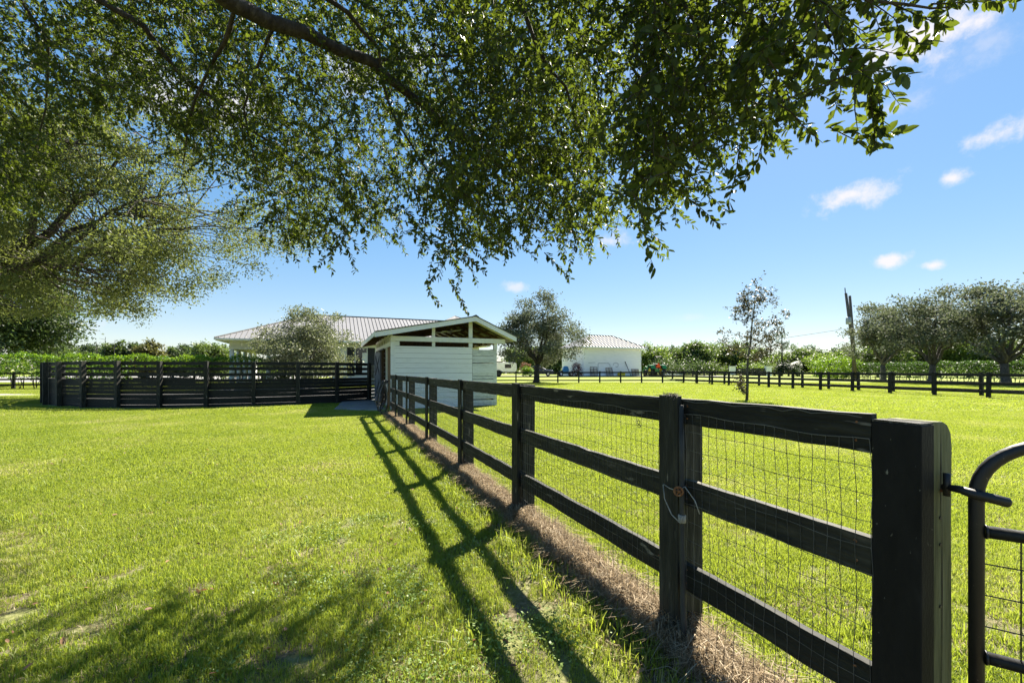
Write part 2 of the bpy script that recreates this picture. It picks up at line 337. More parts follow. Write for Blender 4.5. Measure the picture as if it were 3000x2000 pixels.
class MB:
    """collects boxes, prisms and tubes into one mesh"""
    def __init__(s): s.v = []; s.f = []
    def box(s, x0, x1, y0, y1, z0, z1, jit=0.0):
        b = len(s.v)
        for z in (z0, z1):
            for x, y in ((x0, y0), (x1, y0), (x1, y1), (x0, y1)):
                s.v.append((x + random.uniform(-jit, jit), y + random.uniform(-jit, jit), z + random.uniform(-jit, jit)))
        s.f += [[b + i for i in q] for q in ((3, 2, 1, 0), (4, 5, 6, 7), (0, 1, 5, 4), (1, 2, 6, 5), (2, 3, 7, 6), (3, 0, 4, 7))]
        return s
    def prism(s, poly, a0, a1, axis='y'):
        """poly in the two other axes, extruded from a0 to a1 along axis"""
        b = len(s.v); n = len(poly)
        for a in (a0, a1):
            for p, q in poly:
                s.v.append((p, a, q) if axis == 'y' else ((a, p, q) if axis == 'x' else (p, q, a)))
        s.f.append([b + i for i in range(n)][::-1]); s.f.append([b + n + i for i in range(n)])
        for i in range(n):
            j = (i + 1) % n
            s.f.append([b + i, b + j, b + n + j, b + n + i])
        return s
    def tube(s, pts, rad, n=6, cap=True):
        pts = [Vector(p) for p in pts]
        if not hasattr(rad, '__len__'): rad = [rad] * len(pts)
        b = len(s.v); up = None
        for i, p in enumerate(pts):
            t = (pts[min(i + 1, len(pts) - 1)] - pts[max(i - 1, 0)])
            if t.length < 1e-9: t = Vector((0, 0, 1))
            t.normalize()
            if up is None:
                up = Vector((0, 0, 1)) if abs(t.z) < .9 else Vector((1, 0, 0))
            a = t.cross(up)
            if a.length < 1e-6: a = t.cross(Vector((0, 1, 0)))
            a.normalize(); c = a.cross(t); up = c
            for k in range(n):
                w = 2 * math.pi * k / n
                s.v.append(tuple(p + (a * math.cos(w) + c * math.sin(w)) * rad[i]))
        for i in range(len(pts) - 1):
            for k in range(n):
                k2 = (k + 1) % n
                s.f.append([b + i * n + k, b + i * n + k2, b + (i + 1) * n + k2, b + (i + 1) * n + k])
        if cap and n > 2:
            s.f.append([b + k for k in range(n)][::-1])
            s.f.append([b + (len(pts) - 1) * n + k for k in range(n)])
        return s
    def ring(s, c, axis, r, tr, n=20, k=6):
        c = Vector(c); axis = Vector(axis).normalized()
        a = axis.orthogonal().normalized(); bb = axis.cross(a)
        pts = [c + (a * math.cos(2 * math.pi * i / n) + bb * math.sin(2 * math.pi * i / n)) * r for i in range(n + 1)]
        return s.tube(pts, tr, k, cap=False)
    def poly(s, pts):
        b = len(s.v); s.v += [tuple(p) for p in pts]; s.f.append([b + i for i in range(len(pts))]); return s
    def mesh(s, name, mat, smooth=False):
        me = bpy.data.meshes.new(name)
        me.from_pydata(s.v, [], s.f)
        if mat: me.materials.append(mat)
        if smooth:
            me.polygons.foreach_set('use_smooth', [True] * len(me.polygons))
        me.update()
        return me
    def build(s, name, mat, parent=None, smooth=False, bevel=0.0):
        o = link(name, s.mesh(name, mat, smooth), parent)
        if bevel:
            md = o.modifiers.new('bevel', 'BEVEL'); md.width = bevel; md.segments = 2; md.limit_method = 'ANGLE'
        return o

def unit(a):
    return a / np.maximum(np.linalg.norm(a, axis=-1, keepdims=True), 1e-9)

def np_mesh(name, V, quads, mat, rnd=None, smooth=False):
    me = bpy.data.meshes.new(name)
    V = np.ascontiguousarray(V, dtype=np.float32); quads = np.ascontiguousarray(quads, dtype=np.int32)
    k = quads.shape[1]
    me.vertices.add(len(V)); me.vertices.foreach_set('co', V.ravel())
    me.loops.add(quads.size); me.loops.foreach_set('vertex_index', quads.ravel())
    me.polygons.add(len(quads)); me.polygons.foreach_set('loop_start', np.arange(0, quads.size, k, dtype=np.int32))
    if rnd is not None:
        a = me.attributes.new('rnd', 'FLOAT', 'POINT'); a.data.foreach_set('value', np.ascontiguousarray(rnd, dtype=np.float32))
    me.materials.append(mat)
    me.update(calc_edges=True)
    return me

def leaf_frames(n, rng, up=0.6, droop=0.2):
    N = unit(rng.normal(size=(n, 3)) + np.array([0, 0, up]) * 1.3)
    D = rng.normal(size=(n, 3)); D[:, 2] -= droop
    D = unit(D - (D * N).sum(1, keepdims=True) * N)
    return D, N

def leaves_mesh(name, P, D, N, L, W, mat, rnd, rich=False):
    """each leaf its own small blade: 1 diamond quad, or a folded 2-quad blade when rich"""
    n = len(P); Sd = unit(np.cross(D, N)); L = L[:, None]; W = W[:, None]
    if rich:
        cols = [P, P + D * L * .30 + Sd * W * .46 + N * W * .10, P + D * L * .72 + Sd * W * .44 + N * W * .10, P + D * L - N * L * .06,
                P + D * L * .72 - Sd * W * .44 + N * W * .10, P + D * L * .30 - Sd * W * .46 + N * W * .10]
        V = np.stack(cols, 1).reshape(-1, 3)
        b = np.arange(n)[:, None] * 6
        Q = np.concatenate([b + np.array([[0, 1, 2, 3]]), b + np.array([[0, 3, 4, 5]])], 0)
        return np_mesh(name, V, Q, mat, np.repeat(rnd, 6))
    V = np.stack([P, P + D * L * .5 + Sd * W * .5, P + D * L, P + D * L * .5 - Sd * W * .5], 1).reshape(-1, 3)
    Q = np.arange(n)[:, None] * 4 + np.array([[0, 1, 2, 3]])
    return np_mesh(name, V, Q, mat, np.repeat(rnd, 4))

GRID = math.atan2(.387, .922)                        # the farm's own building grid, turned from the view
EX = Vector((math.cos(GRID), math.sin(GRID), 0)); EY = Vector((-math.sin(GRID), math.cos(GRID), 0))

# ------------------------------------------------------------------ ground
lawn = MB()
lawn.poly([(-3000, -300, 0), (3000, -300, 0), (3000, 5000, 0), (-3000, 5000, 0)])
tag(lawn.build('lawn', M['lawn']), 'sunlit mown lawn running to the horizon', 'lawn', kind='structure')

# sandy lane by the left hedge
pth = MB(); pts_a = [(-60, 21.5), (-40, 24.0), (-33, 25.0), (-27.5, 27.5), (-27, 33)]; pts_b = [(-60, 24.2), (-40, 26.2), (-34, 27.3), (-29.5, 29.5), (-29.2, 33)]
for i in range(4):
    pth.poly([(*pts_a[i], .004), (*pts_a[i + 1], .004), (*pts_b[i + 1], .004), (*pts_b[i], .004)])
tag(pth.build('path', M['path']), 'pale gravel track curving round the left of the pen', 'path', kind='structure')
BANK = .62
def sstep(t):
    t = min(1, max(0, t)); return t * t * (3 - 2 * t)
def bank_z(x, y):
    return BANK * sstep((y - 51.5) / 7) * sstep((52 - x) / 14) * sstep((x + 36) / 12) * sstep((128 - y) / 16)
bk = MB(); xs = list(range(-38, 55, 2)); ys = [51 + 1.0 * k for k in range(10)] + list(range(62, 132, 4))
bk.v = [(x, y, bank_z(x, y) + .005) for y in ys for x in xs]; nx = len(xs)
bk.f = [[r * nx + c, r * nx + c + 1, (r + 1) * nx + c + 1, (r + 1) * nx + c] for r in range(len(ys) - 1) for c in range(nx - 1)]
tag(bk.build('grass_bank', M['lawn'], smooth=True), 'low grassy rise beyond the paddock fence', 'bank', kind='structure')
rd = MB(); rd.poly([(-22, 62.5, BANK + .012), (34, 62.5, BANK + .012), (33, 68.5, BANK + .012), (-22, 69, BANK + .012)])
tag(rd.build('driveway', M['path']), 'pale driveway in front of the white garage', 'driveway', kind='structure')

yard = MB(); yard.poly([(-120, 50, .004), (-62, 50, .004), (-33, 62, .004), (-33, 120, .004), (-120, 120, .004)])
tag(yard.build('gravel_yard', M['sand']), 'pale gravel yard beyond the hedge', 'yard', kind='structure')

# ------------------------------------------------------------------ round pen
PC = Vector((-15.0, 26.6, 0)); PR = 9.6
sand = MB(); sand.poly([(PC.x + (PR - .1) * math.cos(a), PC.y + (PR - .1) * math.sin(a), .012) for a in np.linspace(0, 2 * math.pi, 64, endpoint=False)])
tag(sand.build('arena_floor', M['sand']), 'pale sand floor inside the round pen', 'sand', kind='structure')
pen = empty('round_pen', PC, 0, 'round black board pen with gaps between its upper boards', 'fence')
BOARDS = [(1.735, 1.87), (1.52, 1.645), (1.275, 1.405), (1.022, 1.157), (.866, 1.016), (.710, .861), (.552, .704), (.376, .547), (.131, .371), (.0, .126)]
step = R(10); chord = 2 * (PR - .09) * math.sin(step / 2)
bmesh_lib = [MB().box(-chord / 2 + .004, chord / 2 - .004, -.018, .018, -(b - a) / 2, (b - a) / 2).mesh('board', M['black_wood']) for a, b in BOARDS]
for k in range(13):
    ph = R(55.5 - 10 * k)
    p = MB().box(-.07, .07, -.075, .085, 0, 1.885 + random.uniform(-.01, .02), jit=.004)
    po = p.build('post', M['post_wood'], pen, bevel=.006)
    po.location = (PR * math.sin(ph), -PR * math.cos(ph), 0); po.rotation_euler = (0, 0, ph + R(180))
    if k == 12: break
    pm = ph - step / 2
    for (z0, z1), me in zip(BOARDS, bmesh_lib):
        b = link('board', me, pen)
        rr = (PR - .10) * math.cos(step / 2) - .02
        b.location = (rr * math.sin(pm), -rr * math.cos(pm), (z0 + z1) / 2 + (random.uniform(-.006, .006) if z0 > 1.1 else random.uniform(-.0025, .0025)))
        b.rotation_euler = (0, random.gauss(0, .0032 if z0 > 1.1 else .0016), pm)

# ------------------------------------------------------------------ run-in shed
W0 = Vector((-4.64, 16.4, 0))
shed = empty('stable_shed', W0, GRID, 'white board shed with an open gable and a grey door on its side', 'shed')
def sp(name, mat, *boxes, parent=None, bevel=0, jit=0):
    m = MB()
    for b in boxes: m.box(*b, jit=jit)
    return m.build(name, M[mat], parent or shed, bevel=bevel)
z = .03
i = 0
while z < 2.42:                                       # wide boards, left of the king post
    h = min(.20 + random.uniform(-.008, .008), 2.465 - z)
    o = sp('wall_board', 'white_paint', (.10, 3.25, 0, .022, 0, h - .007)); o.location = (0, random.uniform(-.004, .004), z); o.rotation_euler = (random.gauss(0, .01), random.gauss(0, .0008), 0)
    z += h
z = .03
while z < 2.36:                                       # narrower, greyer boards on the right
    h = .136 + random.uniform(-.006, .006)
    o = sp('wall_board', 'grey_white', (3.262, 4.335, 0, .022, 0, h - .007)); o.location = (0, random.uniform(-.003, .005), z); o.rotation_euler = (random.gauss(0, .02), random.gauss(0, .003), 0)
    z += h
sp('corner_board', 'white_paint', (-.025, .094, -.012, .02, .02, 2.60))
sp('corner_post', 'trim_cream', (0.0, .16, .024, .16, .02, 2.85))
sp('corner_post', 'trim_cream', (4.22, 4.34, .024, .15, .02, 2.80))
sp('corner_board', 'trim_cream', (4.215, 4.352, -.006, .02, 2.405, 2.64))
sp('gable_stud', 'trim_cream', (1.575, 1.70, -.006, .03, 2.47, 2.64), (1.575, 1.70, -.006, .03, 2.846, 3.24))
sp('king_post', 'trim_cream', (3.10, 3.256, -.012, .06, 2.47, 2.638), (3.10, 3.256, -.012, .06, 2.846, 3.52))
sp('corner_board', 'trim_cream', (.0, .31, -.010, .02, 2.47, 2.636))
sp('tie_beam', 'trim_cream', (-.03, 4.70, -.05, -.012, 2.645, 2.838), bevel=.004)
# left side wall, door bay
sp('lintel', 'trim_cream', (-.03, .03, .03, 5.9, 2.45, 2.62))
sp('wall_plate', 'trim_cream', (-.03, .05, .03, 6.0, 2.83, 2.93))
for t in (.02, .62, 1.25, 2.0, 2.9, 3.9, 4.9, 5.8):
    sp('stud', 'trim_cream', (-.02, .05, t + .02, t + .12, 2.622, 2.828))
sp('jamb_panel', 'plywood', (.05, .075, .17, 1.60, .05, 2.45))
sp('jamb_post', 'trim_cream', (-.02, .08, 1.61, 1.70, .02, 2.45))
sp('jamb_post', 'brown_wood', (-.02, .08, 3.34, 3.44, .02, 2.45))
sp('corner_post', 'white_paint', (-.03, .10, 5.55, 5.95, .02, 2.45))
sp('door_track', 'dark_iron', (-.09, -.04, 2.0, 5.5, 2.40, 2.45))
door = sp('door', 'door_grey', (-.02, .02, -.60, .60, 0, 2.28)); door.location = (-.11, 4.05, .07); door.rotation_euler = (0, 0, R(6))
for z0, z1 in ((0, .14), (1.05, 1.2), (2.14, 2.28)):
    sp('door_rail', 'door_grey', (-.04, -.021, -.60, .60, z0, z1), parent=door)
for y0 in (-.60, .48):
    sp('door_stile', 'door_grey', (-.041, -.022, y0, y0 + .12, 0.141, 2.139), parent=door)
for (ya, za, yb, zb) in ((-.48, 1.2, .48, 2.14), (.48, 1.2, -.48, 2.14), (.48, .14, -.48, 1.05)):
    dv = Vector((yb - ya, zb - za)); nn = Vector((-dv.y, dv.x)).normalized() * .045
    MB().prism([(ya + nn.x, za + nn.y), (ya - nn.x, za - nn.y), (yb - nn.x, zb - nn.y), (yb + nn.x, zb + nn.y)], -.038, -.022, 'x').build('door_brace', M['door_dark'], door)
# right and back walls (seen through the gable as brown timber)
for k in range(12):
    sp('wall_board', 'brown_wood', (4.318, 4.338, .16, 5.98, .03 + k * .2, .222 + k * .2))
    sp('wall_board', 'brown_wood', (.12, 4.30, 5.98, 6.0, .03 + k * .235, .258 + k * .235))
# roof: long left slope, short right slope
EL, PK, ER = (-.63, 2.94), (3.29, 3.70), (5.09, 2.91); T0, T1 = -.33, 7.9
def slab(a, b, th, t0, t1, up=True):
    return [(a[0], a[1]), (b[0], b[1]), (b[0], b[1] + th), (a[0], a[1] + th)]
MB().prism(slab(EL, PK, .035, 0, 0), T0 - .05, T1, 'y').build('roof_sheet', M['roof_edge'], shed)
MB().prism(slab(ER, PK, .035, 0, 0), T0 - .05, T1, 'y').build('roof_sheet', M['roof_edge'], shed)
MB().prism([(PK[0] - .14, PK[1] + .012), (PK[0], PK[1] + .045), (PK[0] + .14, PK[1] - .012), (PK[0], PK[1] + .075)], T0 - .06, T1, 'y').build('ridge_cap', M['roof_edge'], shed)
def rake(a, b, t0, t1, drop, off, mat, name):
    MB().prism([(a[0], a[1] - off), (b[0], b[1] - off), (b[0], b[1] - off - drop), (a[0], a[1] - off - drop)], t0, t1, 'y').build(name, M[mat], shed)
rake(EL, PK, T0 - .03, T0, .185, .003, 'white_paint', 'rake_board')
rake(ER, PK, T0 - .03, T0, .185, .003, 'white_paint', 'rake_board')
sp('eave_board', 'trim_cream', (-.645, -.618, T0, T1, 2.79, 2.95))
sp('eave_board', 'trim_cream', (5.08, 5.105, T0, T1, 2.76, 2.92))
for k, t in enumerate((-.28, .02, 1.1, 2.2, 3.3, 4.4, 5.5, 6.6, 7.7)):
    for a in (EL, ER):
        rake(a, PK, t + .002, t + .045, .13, .036, 'trim_cream' if k < 2 else 'brown_wood', 'rafter')
for f in (.2, .45, .7, .92):                           # purlins
    for a in (EL, ER):
        x = a[0] + (PK[0] - a[0]) * f; zz = a[1] + (PK[1] - a[1]) * f
        sp('purlin', 'brown_wood', (x - .045, x + .045, T0 + .05, T1 - .02, zz - .034, zz - .002))
sp('ceiling_joist', 'brown_wood', *[(.1, 4.2, t, t + .05, 2.66, 2.80) for t in (1.5, 3.0, 4.5)])
# crumpled roofing felt lodged under the left slope
cr = MB()
gx, gy = 10, 5
vv = [(1.75 + .13 * a, .5 + .12 * b, 3.06 + .018 * a + random.uniform(-.035, .035)) for a in range(gx) for b in range(gy)]
cr.v = vv; cr.f = [[a * gy + b, (a + 1) * gy + b, (a + 1) * gy + b + 1, a * gy + b + 1] for a in range(gx - 1) for b in range(gy - 1)]
felt = cr.build('torn_sheet', M['grey_white'], shed); md = felt.modifiers.new('thick', 'SOLIDIFY'); md.thickness = .006

# concrete pad at the shed door
pad = MB(); pl = [(-6.75, 16.15), (-5.0, 15.75), (-4.85, 16.35), (-7.05, 21.4), (-8.3, 21.0)]
pad.prism(pl, -.05, .045, 'z')
tag(pad.build('concrete_pad', M['concrete'], bevel=.01), 'worn concrete pad before the shed door', 'pad', kind='structure')

# weathered boards closing the gap between pen and shed
scr = empty('board_screen', (-7.02, 21.15, 0), R(80), 'short screen of peeling whitish boards between the pen and the shed', 'fence')
z = .05
while z < 1.75:
    h = random.uniform(.15, .19)
    o = sp('board', 'grey_white', (0, .82, -.015, .015, 0, h - .02), parent=scr); o.location = (0, 0, z); o.rotation_euler = (0, random.gauss(0, .01), 0); z += h
sp('post', 'grey_white', (.78, .88, .018, .11, 0, 1.8), parent=scr)

# ------------------------------------------------------------------ near wire fence
F0 = Vector((.936, 2.36, 0))
fen = empty('wire_fence', F0, GRID, 'black three-rail fence with square wire mesh running to the shed', 'fence')
POSTS = [.06, 2.26, 4.38, 6.83, 9.38, 11.45, 12.95]
U_END = -.907
RAILZ = [(1.225, 1.365), (.785, .925), (.325, .468)]
joints = [U_END] + POSTS
def rough_rail(u0, u1, h):
    """sawn board with slightly wandering edges"""
    m = MB(); n = max(9, int((u1 - u0) / .13))
    for i in range(n):
        u = u0 + (u1 - u0) * i / (n - 1)
        a, c = random.uniform(-.004, .004), random.choice((random.uniform(-.002, .002), random.uniform(-.005, .0025))); w = random.uniform(-.003, .003)
        m.v += [(w, u, a), (.036 + w, u, a), (.036 + w, u, h + c), (w, u, h + c)]
    for i in range(n - 1):
        b = 4 * i
        for q in range(4):
            q2 = (q + 1) % 4
            m.f.append([b + q, b + 4 + q, b + 4 + q2, b + q2])
    m.f.append([0, 1, 2, 3]); m.f.append([4 * n - 1, 4 * n - 2, 4 * n - 3, 4 * n - 4])
    return m
for i in range(len(joints) - 1):
    for (z0, z1) in RAILZ:
        o = rough_rail(joints[i] + .002, joints[i + 1] - .002, z1 - z0).build('rail', M['black_wood_u'], fen, bevel=.003)
        o.location = (0, 0, z0 + random.uniform(-.006, .006))
for k, u in enumerate(POSTS):
    MB().box(.040, .18, u - .045, u + .095, -.05, 1.35 + random.uniform(-.02, .02), jit=.006).build('fence_post', M['post_wood'], fen, bevel=.008)
    if k < 6:
        zb = .0 if k == 0 else .06
        o = MB().box(-.040, -.009, u - .075, u + .07, zb, 1.38 + random.uniform(-.006, .006), jit=.003).build('cover_batten', M['post_wood'], fen, bevel=.004)
        o.rotation_euler = (0, 0, 0)
nb = MB()
for k, u in enumerate([U_END + .05] + POSTS[:6]):
    for (z0, z1) in RAILZ:
        for du in ((0,) if k == 0 else (-.10, .105)):
            for zz in (z0 + .035, z1 - .035):
                nb.tube([(-.0035, u + du + random.uniform(-.01, .01), zz + random.uniform(-.008, .008)), (.002, u + du, zz)], .0042, 7)
nb.build('nail', M['rust'], fen)
# end post: tarred square post with a weathered half-round timber behind it
MB().box(-.006, .071, U_END - .141, U_END, -.05, 1.338).build('end_post', M['end_black'], fen, bevel=.003)
g = MB().box(-.005, .070, U_END - .139, U_END - .002, 1.3385, 1.346, jit=.002).build('post_top', M['end_grain'], fen)
MB().prism([(.080, -.05), (.202, -.05), (.202, .62), (.198, 1.0), (.203, 1.25), (.196, 1.300), (.172, 1.333), (.140, 1.345), (.080, 1.347)], U_END - .134, U_END - .004, 'y').build('end_timber', M['end_green'], fen, bevel=.004)
cr = MB()
for (x, z0, z1) in ((.128, .1, .55), (.133, .5, 1.05), (.126, 1.0, 1.34)):
    cr.prism([(x, z0), (x + .005, (z0 + z1) / 2), (x + .001, z1), (x - .002, (z0 + z1) / 2)], U_END - .1352, U_END - .1348, 'y')
cr.build('crack', M['end_black'], fen)
for zz in (.93, 1.02, .72):
    MB().tube([(.122, U_END - .1375, zz), (.122, U_END - .133, zz)], .006, 8).build('nail', M['dark_iron'], fen)
# woven wire, one length per bay
def wire_bay(u0, u1):
    m = MB(); nv = max(3, int(round((u1 - u0) / .0515))); zs = [.02] + [.02 + .0965 * k for k in range(1, 15)]
    zs = [z for z in zs if z < 1.37]
    ph = random.uniform(0, 6)
    def wob(u, z):
        return (.005 * math.sin(u * 3.1 + z * 5 + ph) + .0035 * math.sin(u * 11 + z * 9),
                .007 * math.sin(z * 4.0 + u * 1.3 + ph) + .004 * math.sin(z * 17 + u * 23),
                .008 * math.sin(u * 5.3 + ph) + .005 * math.sin(u * 17 + z * 13))
    def P(u, z):
        a, b, c = wob(u, z)
        return (-.006 + a * .25 - .0, u + b, z + c * .8)
    for i in range(nv + 1):
        u = u0 + (u1 - u0) * i / nv
        m.tube([P(u, z) for z in zs], .00135, 3, cap=False)
    for z in zs:
        r = .0019 if z in (zs[0], zs[-1]) else .0014
        m.tube([P(u0 + (u1 - u0) * i / nv, z) for i in range(nv + 1)], r, 3, cap=False)
    for i in range(nv + 1):                             # the wrapped knots
        u = u0 + (u1 - u0) * i / nv
        for z in zs[::1]:
            x, y, zz = P(u, z); k = .0031
            b = len(m.v); m.v += [(x - k, y, zz - k), (x - k, y + k, zz), (x - k, y, zz + k), (x - k, y - k, zz)]; m.f.append([b, b + 1, b + 2, b + 3])
    return m
for i in range(len(joints) - 1):
    o = wire_bay(joints[i] + (.004 if i == 0 else 0), joints[i + 1]).build('wire_mesh', M['galv'], fen); o['kind'] = 'stuff'
tw = MB()
u = -.88
pts = []
while u < 12.9:
    pts.append((-.004 + random.uniform(-.002, .003), u, 1.352 + random.uniform(-.007, .010))); u += .06
tw.tube(pts, .0017, 3, cap=False); tw.build('top_wire', M['galv'], fen)

# dry straw caught on the second post's head
ns = empty('straw_nest', F0 + EY * .06 + EX * -.01 + Vector((0, 0, 1.378)), GRID, 'small wad of dry straw caught on top of the second fence post', 'straw')
nm = MB()
for k in range(46):
    a = random.uniform(0, 6.28); x, y = random.gauss(-.012, .012), random.gauss(-.015, .028)
    dx, dy = math.cos(a) * .022, math.sin(a) * .022
    nm.tube([(x - dx, y - dy, random.uniform(-.012, .006)), (x, y, random.uniform(.0, .018)), (x + dx, y + dy, random.uniform(-.025, .012))], .0012, 3, cap=False)
nm.build('strands', M['pallet'], ns)

# standpipe with a rusty valve on the second post
tap = empty('standpipe', F0 + EY * -.045 + EX * -.028, GRID, 'thin grey standpipe with a rusty valve wheel tied to the second fence post', 'standpipe')
MB().tube([(-.004, .012, 1.33), (-.006, .006, 1.0), (-.014, -.006, .55), (-.022, -.022, .2), (-.04, -.05, .0)], [.013, .014, .015, .016, .017], 10).build('pipe', M['pvc'], tap, True)
MB().tube([(-.010, 0, .74), (-.012, -.001, .70)], .021, 10).build('coupling', M['twine'], tap, True)
vw = MB().ring((-.050, -.016, .875), (-.75, -.65, .1), .022, .006, 14, 6)
for k in range(5):
    a = k * 2 * math.pi / 5
    ax = Vector((-.75, -.65, .1)).normalized(); p = ax.orthogonal().normalized(); q = ax.cross(p)
    vw.tube([(-.050, -.016, .875), Vector((-.050, -.016, .875)) + (p * math.cos(a) + q * math.sin(a)) * .022], .0035, 5)
vw.tube([(-.010, .0, .875), (-.055, -.020, .875)], .010, 8)
vw.build('valve_wheel', M['rust'], tap, True)
t = MB()
t.tube([(-.020, .13, .875), (-.032, .07, .868), (-.040, .0, .872), (-.02, -.03, .90), (-.01, -.09, .84), (-.01, -.12, .78)], .003, 5)
t.tube([(-.022, .13, .872), (-.030, .11, .80), (-.036, .05, .73), (-.030, -.01, .70), (-.028, -.02, .74)], .0035, 5)
t.build('wire_tie', M['twine'], tap, True)
hk = MB().ring((-.014, .34, 1.195), (1, .2, 0), .011, .0022, 14, 5)
hk.ring((-.014, .335, 1.172), (.3, 1, 0), .009, .0022, 14, 5)
ho = empty('snap_hook', F0, GRID, 'small dark ring hook hanging in the mesh below the top rail', 'hook')
hk.build('hook_ring', M['dark_iron'], ho, True)

# ------------------------------------------------------------------ tubular gate on the right
gate = empty('tube_gate', (1.502, 1.380, 0), math.atan2(-.567, .823), 'black tubular steel gate with rounded corners and a wire panel, right of the end post', 'gate')
rb = .175; Gt = 1.312 - .019; GL = 1.35
arc = [(0, 0, .18)] + [(0, 0, Gt - rb)] + [(rb - rb * math.cos(a), 0, Gt - rb + rb * math.sin(a)) for a in np.linspace(.15, math.pi / 2, 9)]
arc += [(GL - rb + rb * math.sin(a), 0, Gt - rb + rb * math.cos(a)) for a in np.linspace(0, math.pi / 2, 8)] + [(GL, 0, .18)]
MB().tube(arc, .0192, 16).build('gate_frame', M['gate_steel'], gate, True)
for zz in (1.003, .60, .20):
    MB().tube([(.02, 0, zz), (GL - .02, 0, zz)], .0195, 14).build('cross_bar', M['gate_steel'], gate, True)
wb = MB()
for zz in (1.003, .60, .20):
    for xx in (.021, GL - .021): wb.ring((xx, 0, zz), (1, 0, 0), .0195, .004, 14, 5)
wb.build('weld_bead', M['gate_steel'], gate, True)
gm = MB()
for i in range(1, 13): gm.tube([(i * .1 - .005, -.006, .2), (i * .1 - .005, -.006, 1.0)], .0022, 5)
for i in range(1, 8): gm.tube([(.0, -.002, 1.0 - i * .1), (GL, -.002, 1.0 - i * .1)], .0022, 5)
o = gm.build('wire_panel', M['gate_steel'], gate)
hg = MB()
hg.tube([(-.075, .02, 1.128), (-.04, -.006, 1.130), (-.012, -.028, 1.124), (.03, -.030, 1.117), (.062, -.029, 1.110), (.068, -.029, 1.109)], [.009, .013, .016, .016, .016, .009], 8)
hg.build('hinge_strap', M['gate_steel'], gate, True)
MB().tube([(-.066, .012, 1.10), (-.066, .012, 1.175)], .010, 8).build('hinge_pin', M['gate_steel'], gate, True)
MB().tube([(-.066, .012, 1.112), (-.09, .055, 1.116), (-.105, .085, 1.118)], .006, 8).build('hinge_bolt', M['rust'], gate, True)

# ------------------------------------------------------------------ coiled hoses on the far end post
coil = empty('hose_coil', F0 + EY * 12.95 + EX * -.06, GRID, 'tangle of black hose loops hanging on the last fence post by the shed', 'hose')
rn = random.Random(3)
for k in range(11):
    hgt = rn.uniform(.75, 1.12); wd = rn.uniform(.05, .17); off = rn.uniform(-.1, .12); x0 = -.03 - rn.uniform(0, .15); sw = rn.uniform(-.35, .02)
    pts = []
    for a in np.linspace(0, 2 * math.pi, 25):
        f = (1 - math.cos(a)) / 2
        pts.append((x0 + sw * f * .75 + wd * math.sin(a) * (.4 + f) + rn.uniform(-.006, .006), off * f + .04 * math.sin(a * 2 + k), 1.17 - hgt * f + rn.uniform(-.006, .006)))
    MB().tube(pts, .011 + .003 * (k % 3), 6, cap=False).build('hose_loop', M['rope_grey' if k % 4 == 0 else 'rope'], coil, True)
MB().tube([(-.02, -.1, 1.0), (-.03, -.12, .6), (-.02, -.11, .02)], .016, 8).build('hose_end', M['plywood'], coil, True)
MB().tube([(-.10, .02, 1.17), (.03, .0, 1.17)], .02, 8).build('hanger', M['dark_iron'], coil, True)

# ------------------------------------------------------------------ paddock rail fences
RZ = [(1.17, 1.33), (.70, .84), (.26, .40)]
def rail_fence(name, pts, label, group=None, spacing=2.46, side=-1, post_h=1.40):
    root = empty(name, (*pts[0], 0), 0, label, 'fence', group)
    o0 = Vector((*pts[0], 0))
    pm = MB().box(-.075, .075, -.075, .075, 0, post_h).mesh('post', M['black_wood'])
    cache = {}
    for j in range(len(pts) - 1):
        a, b = Vector((*pts[j], 0)), Vector((*pts[j + 1], 0))
        d = b - a; n = max(1, round(d.length / spacing)); L = d.length / n; ang = math.atan2(d.y, d.x); nv = Vector((-d.y, d.x, 0)).normalized() * side
        for i in range(n + (1 if j == len(pts) - 2 else 0)):
            o = link('post', pm, root); o.location = a + d * (i / n) - o0; o.rotation_euler = (random.gauss(0, .008), random.gauss(0, .008), ang)
        for i in range(n):
            for q, (z0, z1) in enumerate(RZ):
                key = (j, q)
                if key not in cache:
                    cache[key] = MB().box(-L / 2 + .003, L / 2 - .003, -.018, .018, -(z1 - z0) / 2, (z1 - z0) / 2).mesh('rail', M['black_wood'])
                o = link('rail', cache[key], root); o.location = a + d * ((i + .5) / n) - o0 + nv * .094 + Vector((0, 0, (z0 + z1) / 2 + random.uniform(-.008, .008)))
                o.rotation_euler = (0, random.gauss(0, .003), ang)
    return root
CN = (20.1, 50.0)
kdir = Vector((-.22, .976))
A0 = Vector((25.9, 23.5)) - kdir * 7.7
rail_fence('paddock_fence', [tuple(A0), CN, (-6.9, 50.0)], 'black three-rail fence closing the far side of the paddock')
B0 = Vector((28.2, 23.75)) - kdir * 8.0
B1 = Vector((28.2, 23.75)) + kdir * 40
rail_fence('paddock_fence', [tuple(B0), tuple(B1), (44, 74)], 'second black rail fence just behind the paddock fence on the right', side=1)
rail_fence('paddock_fence', [(-52.0, 30.2), (-29.5, 39.6)], 'black rail fence half hidden in the bright hedge at left')

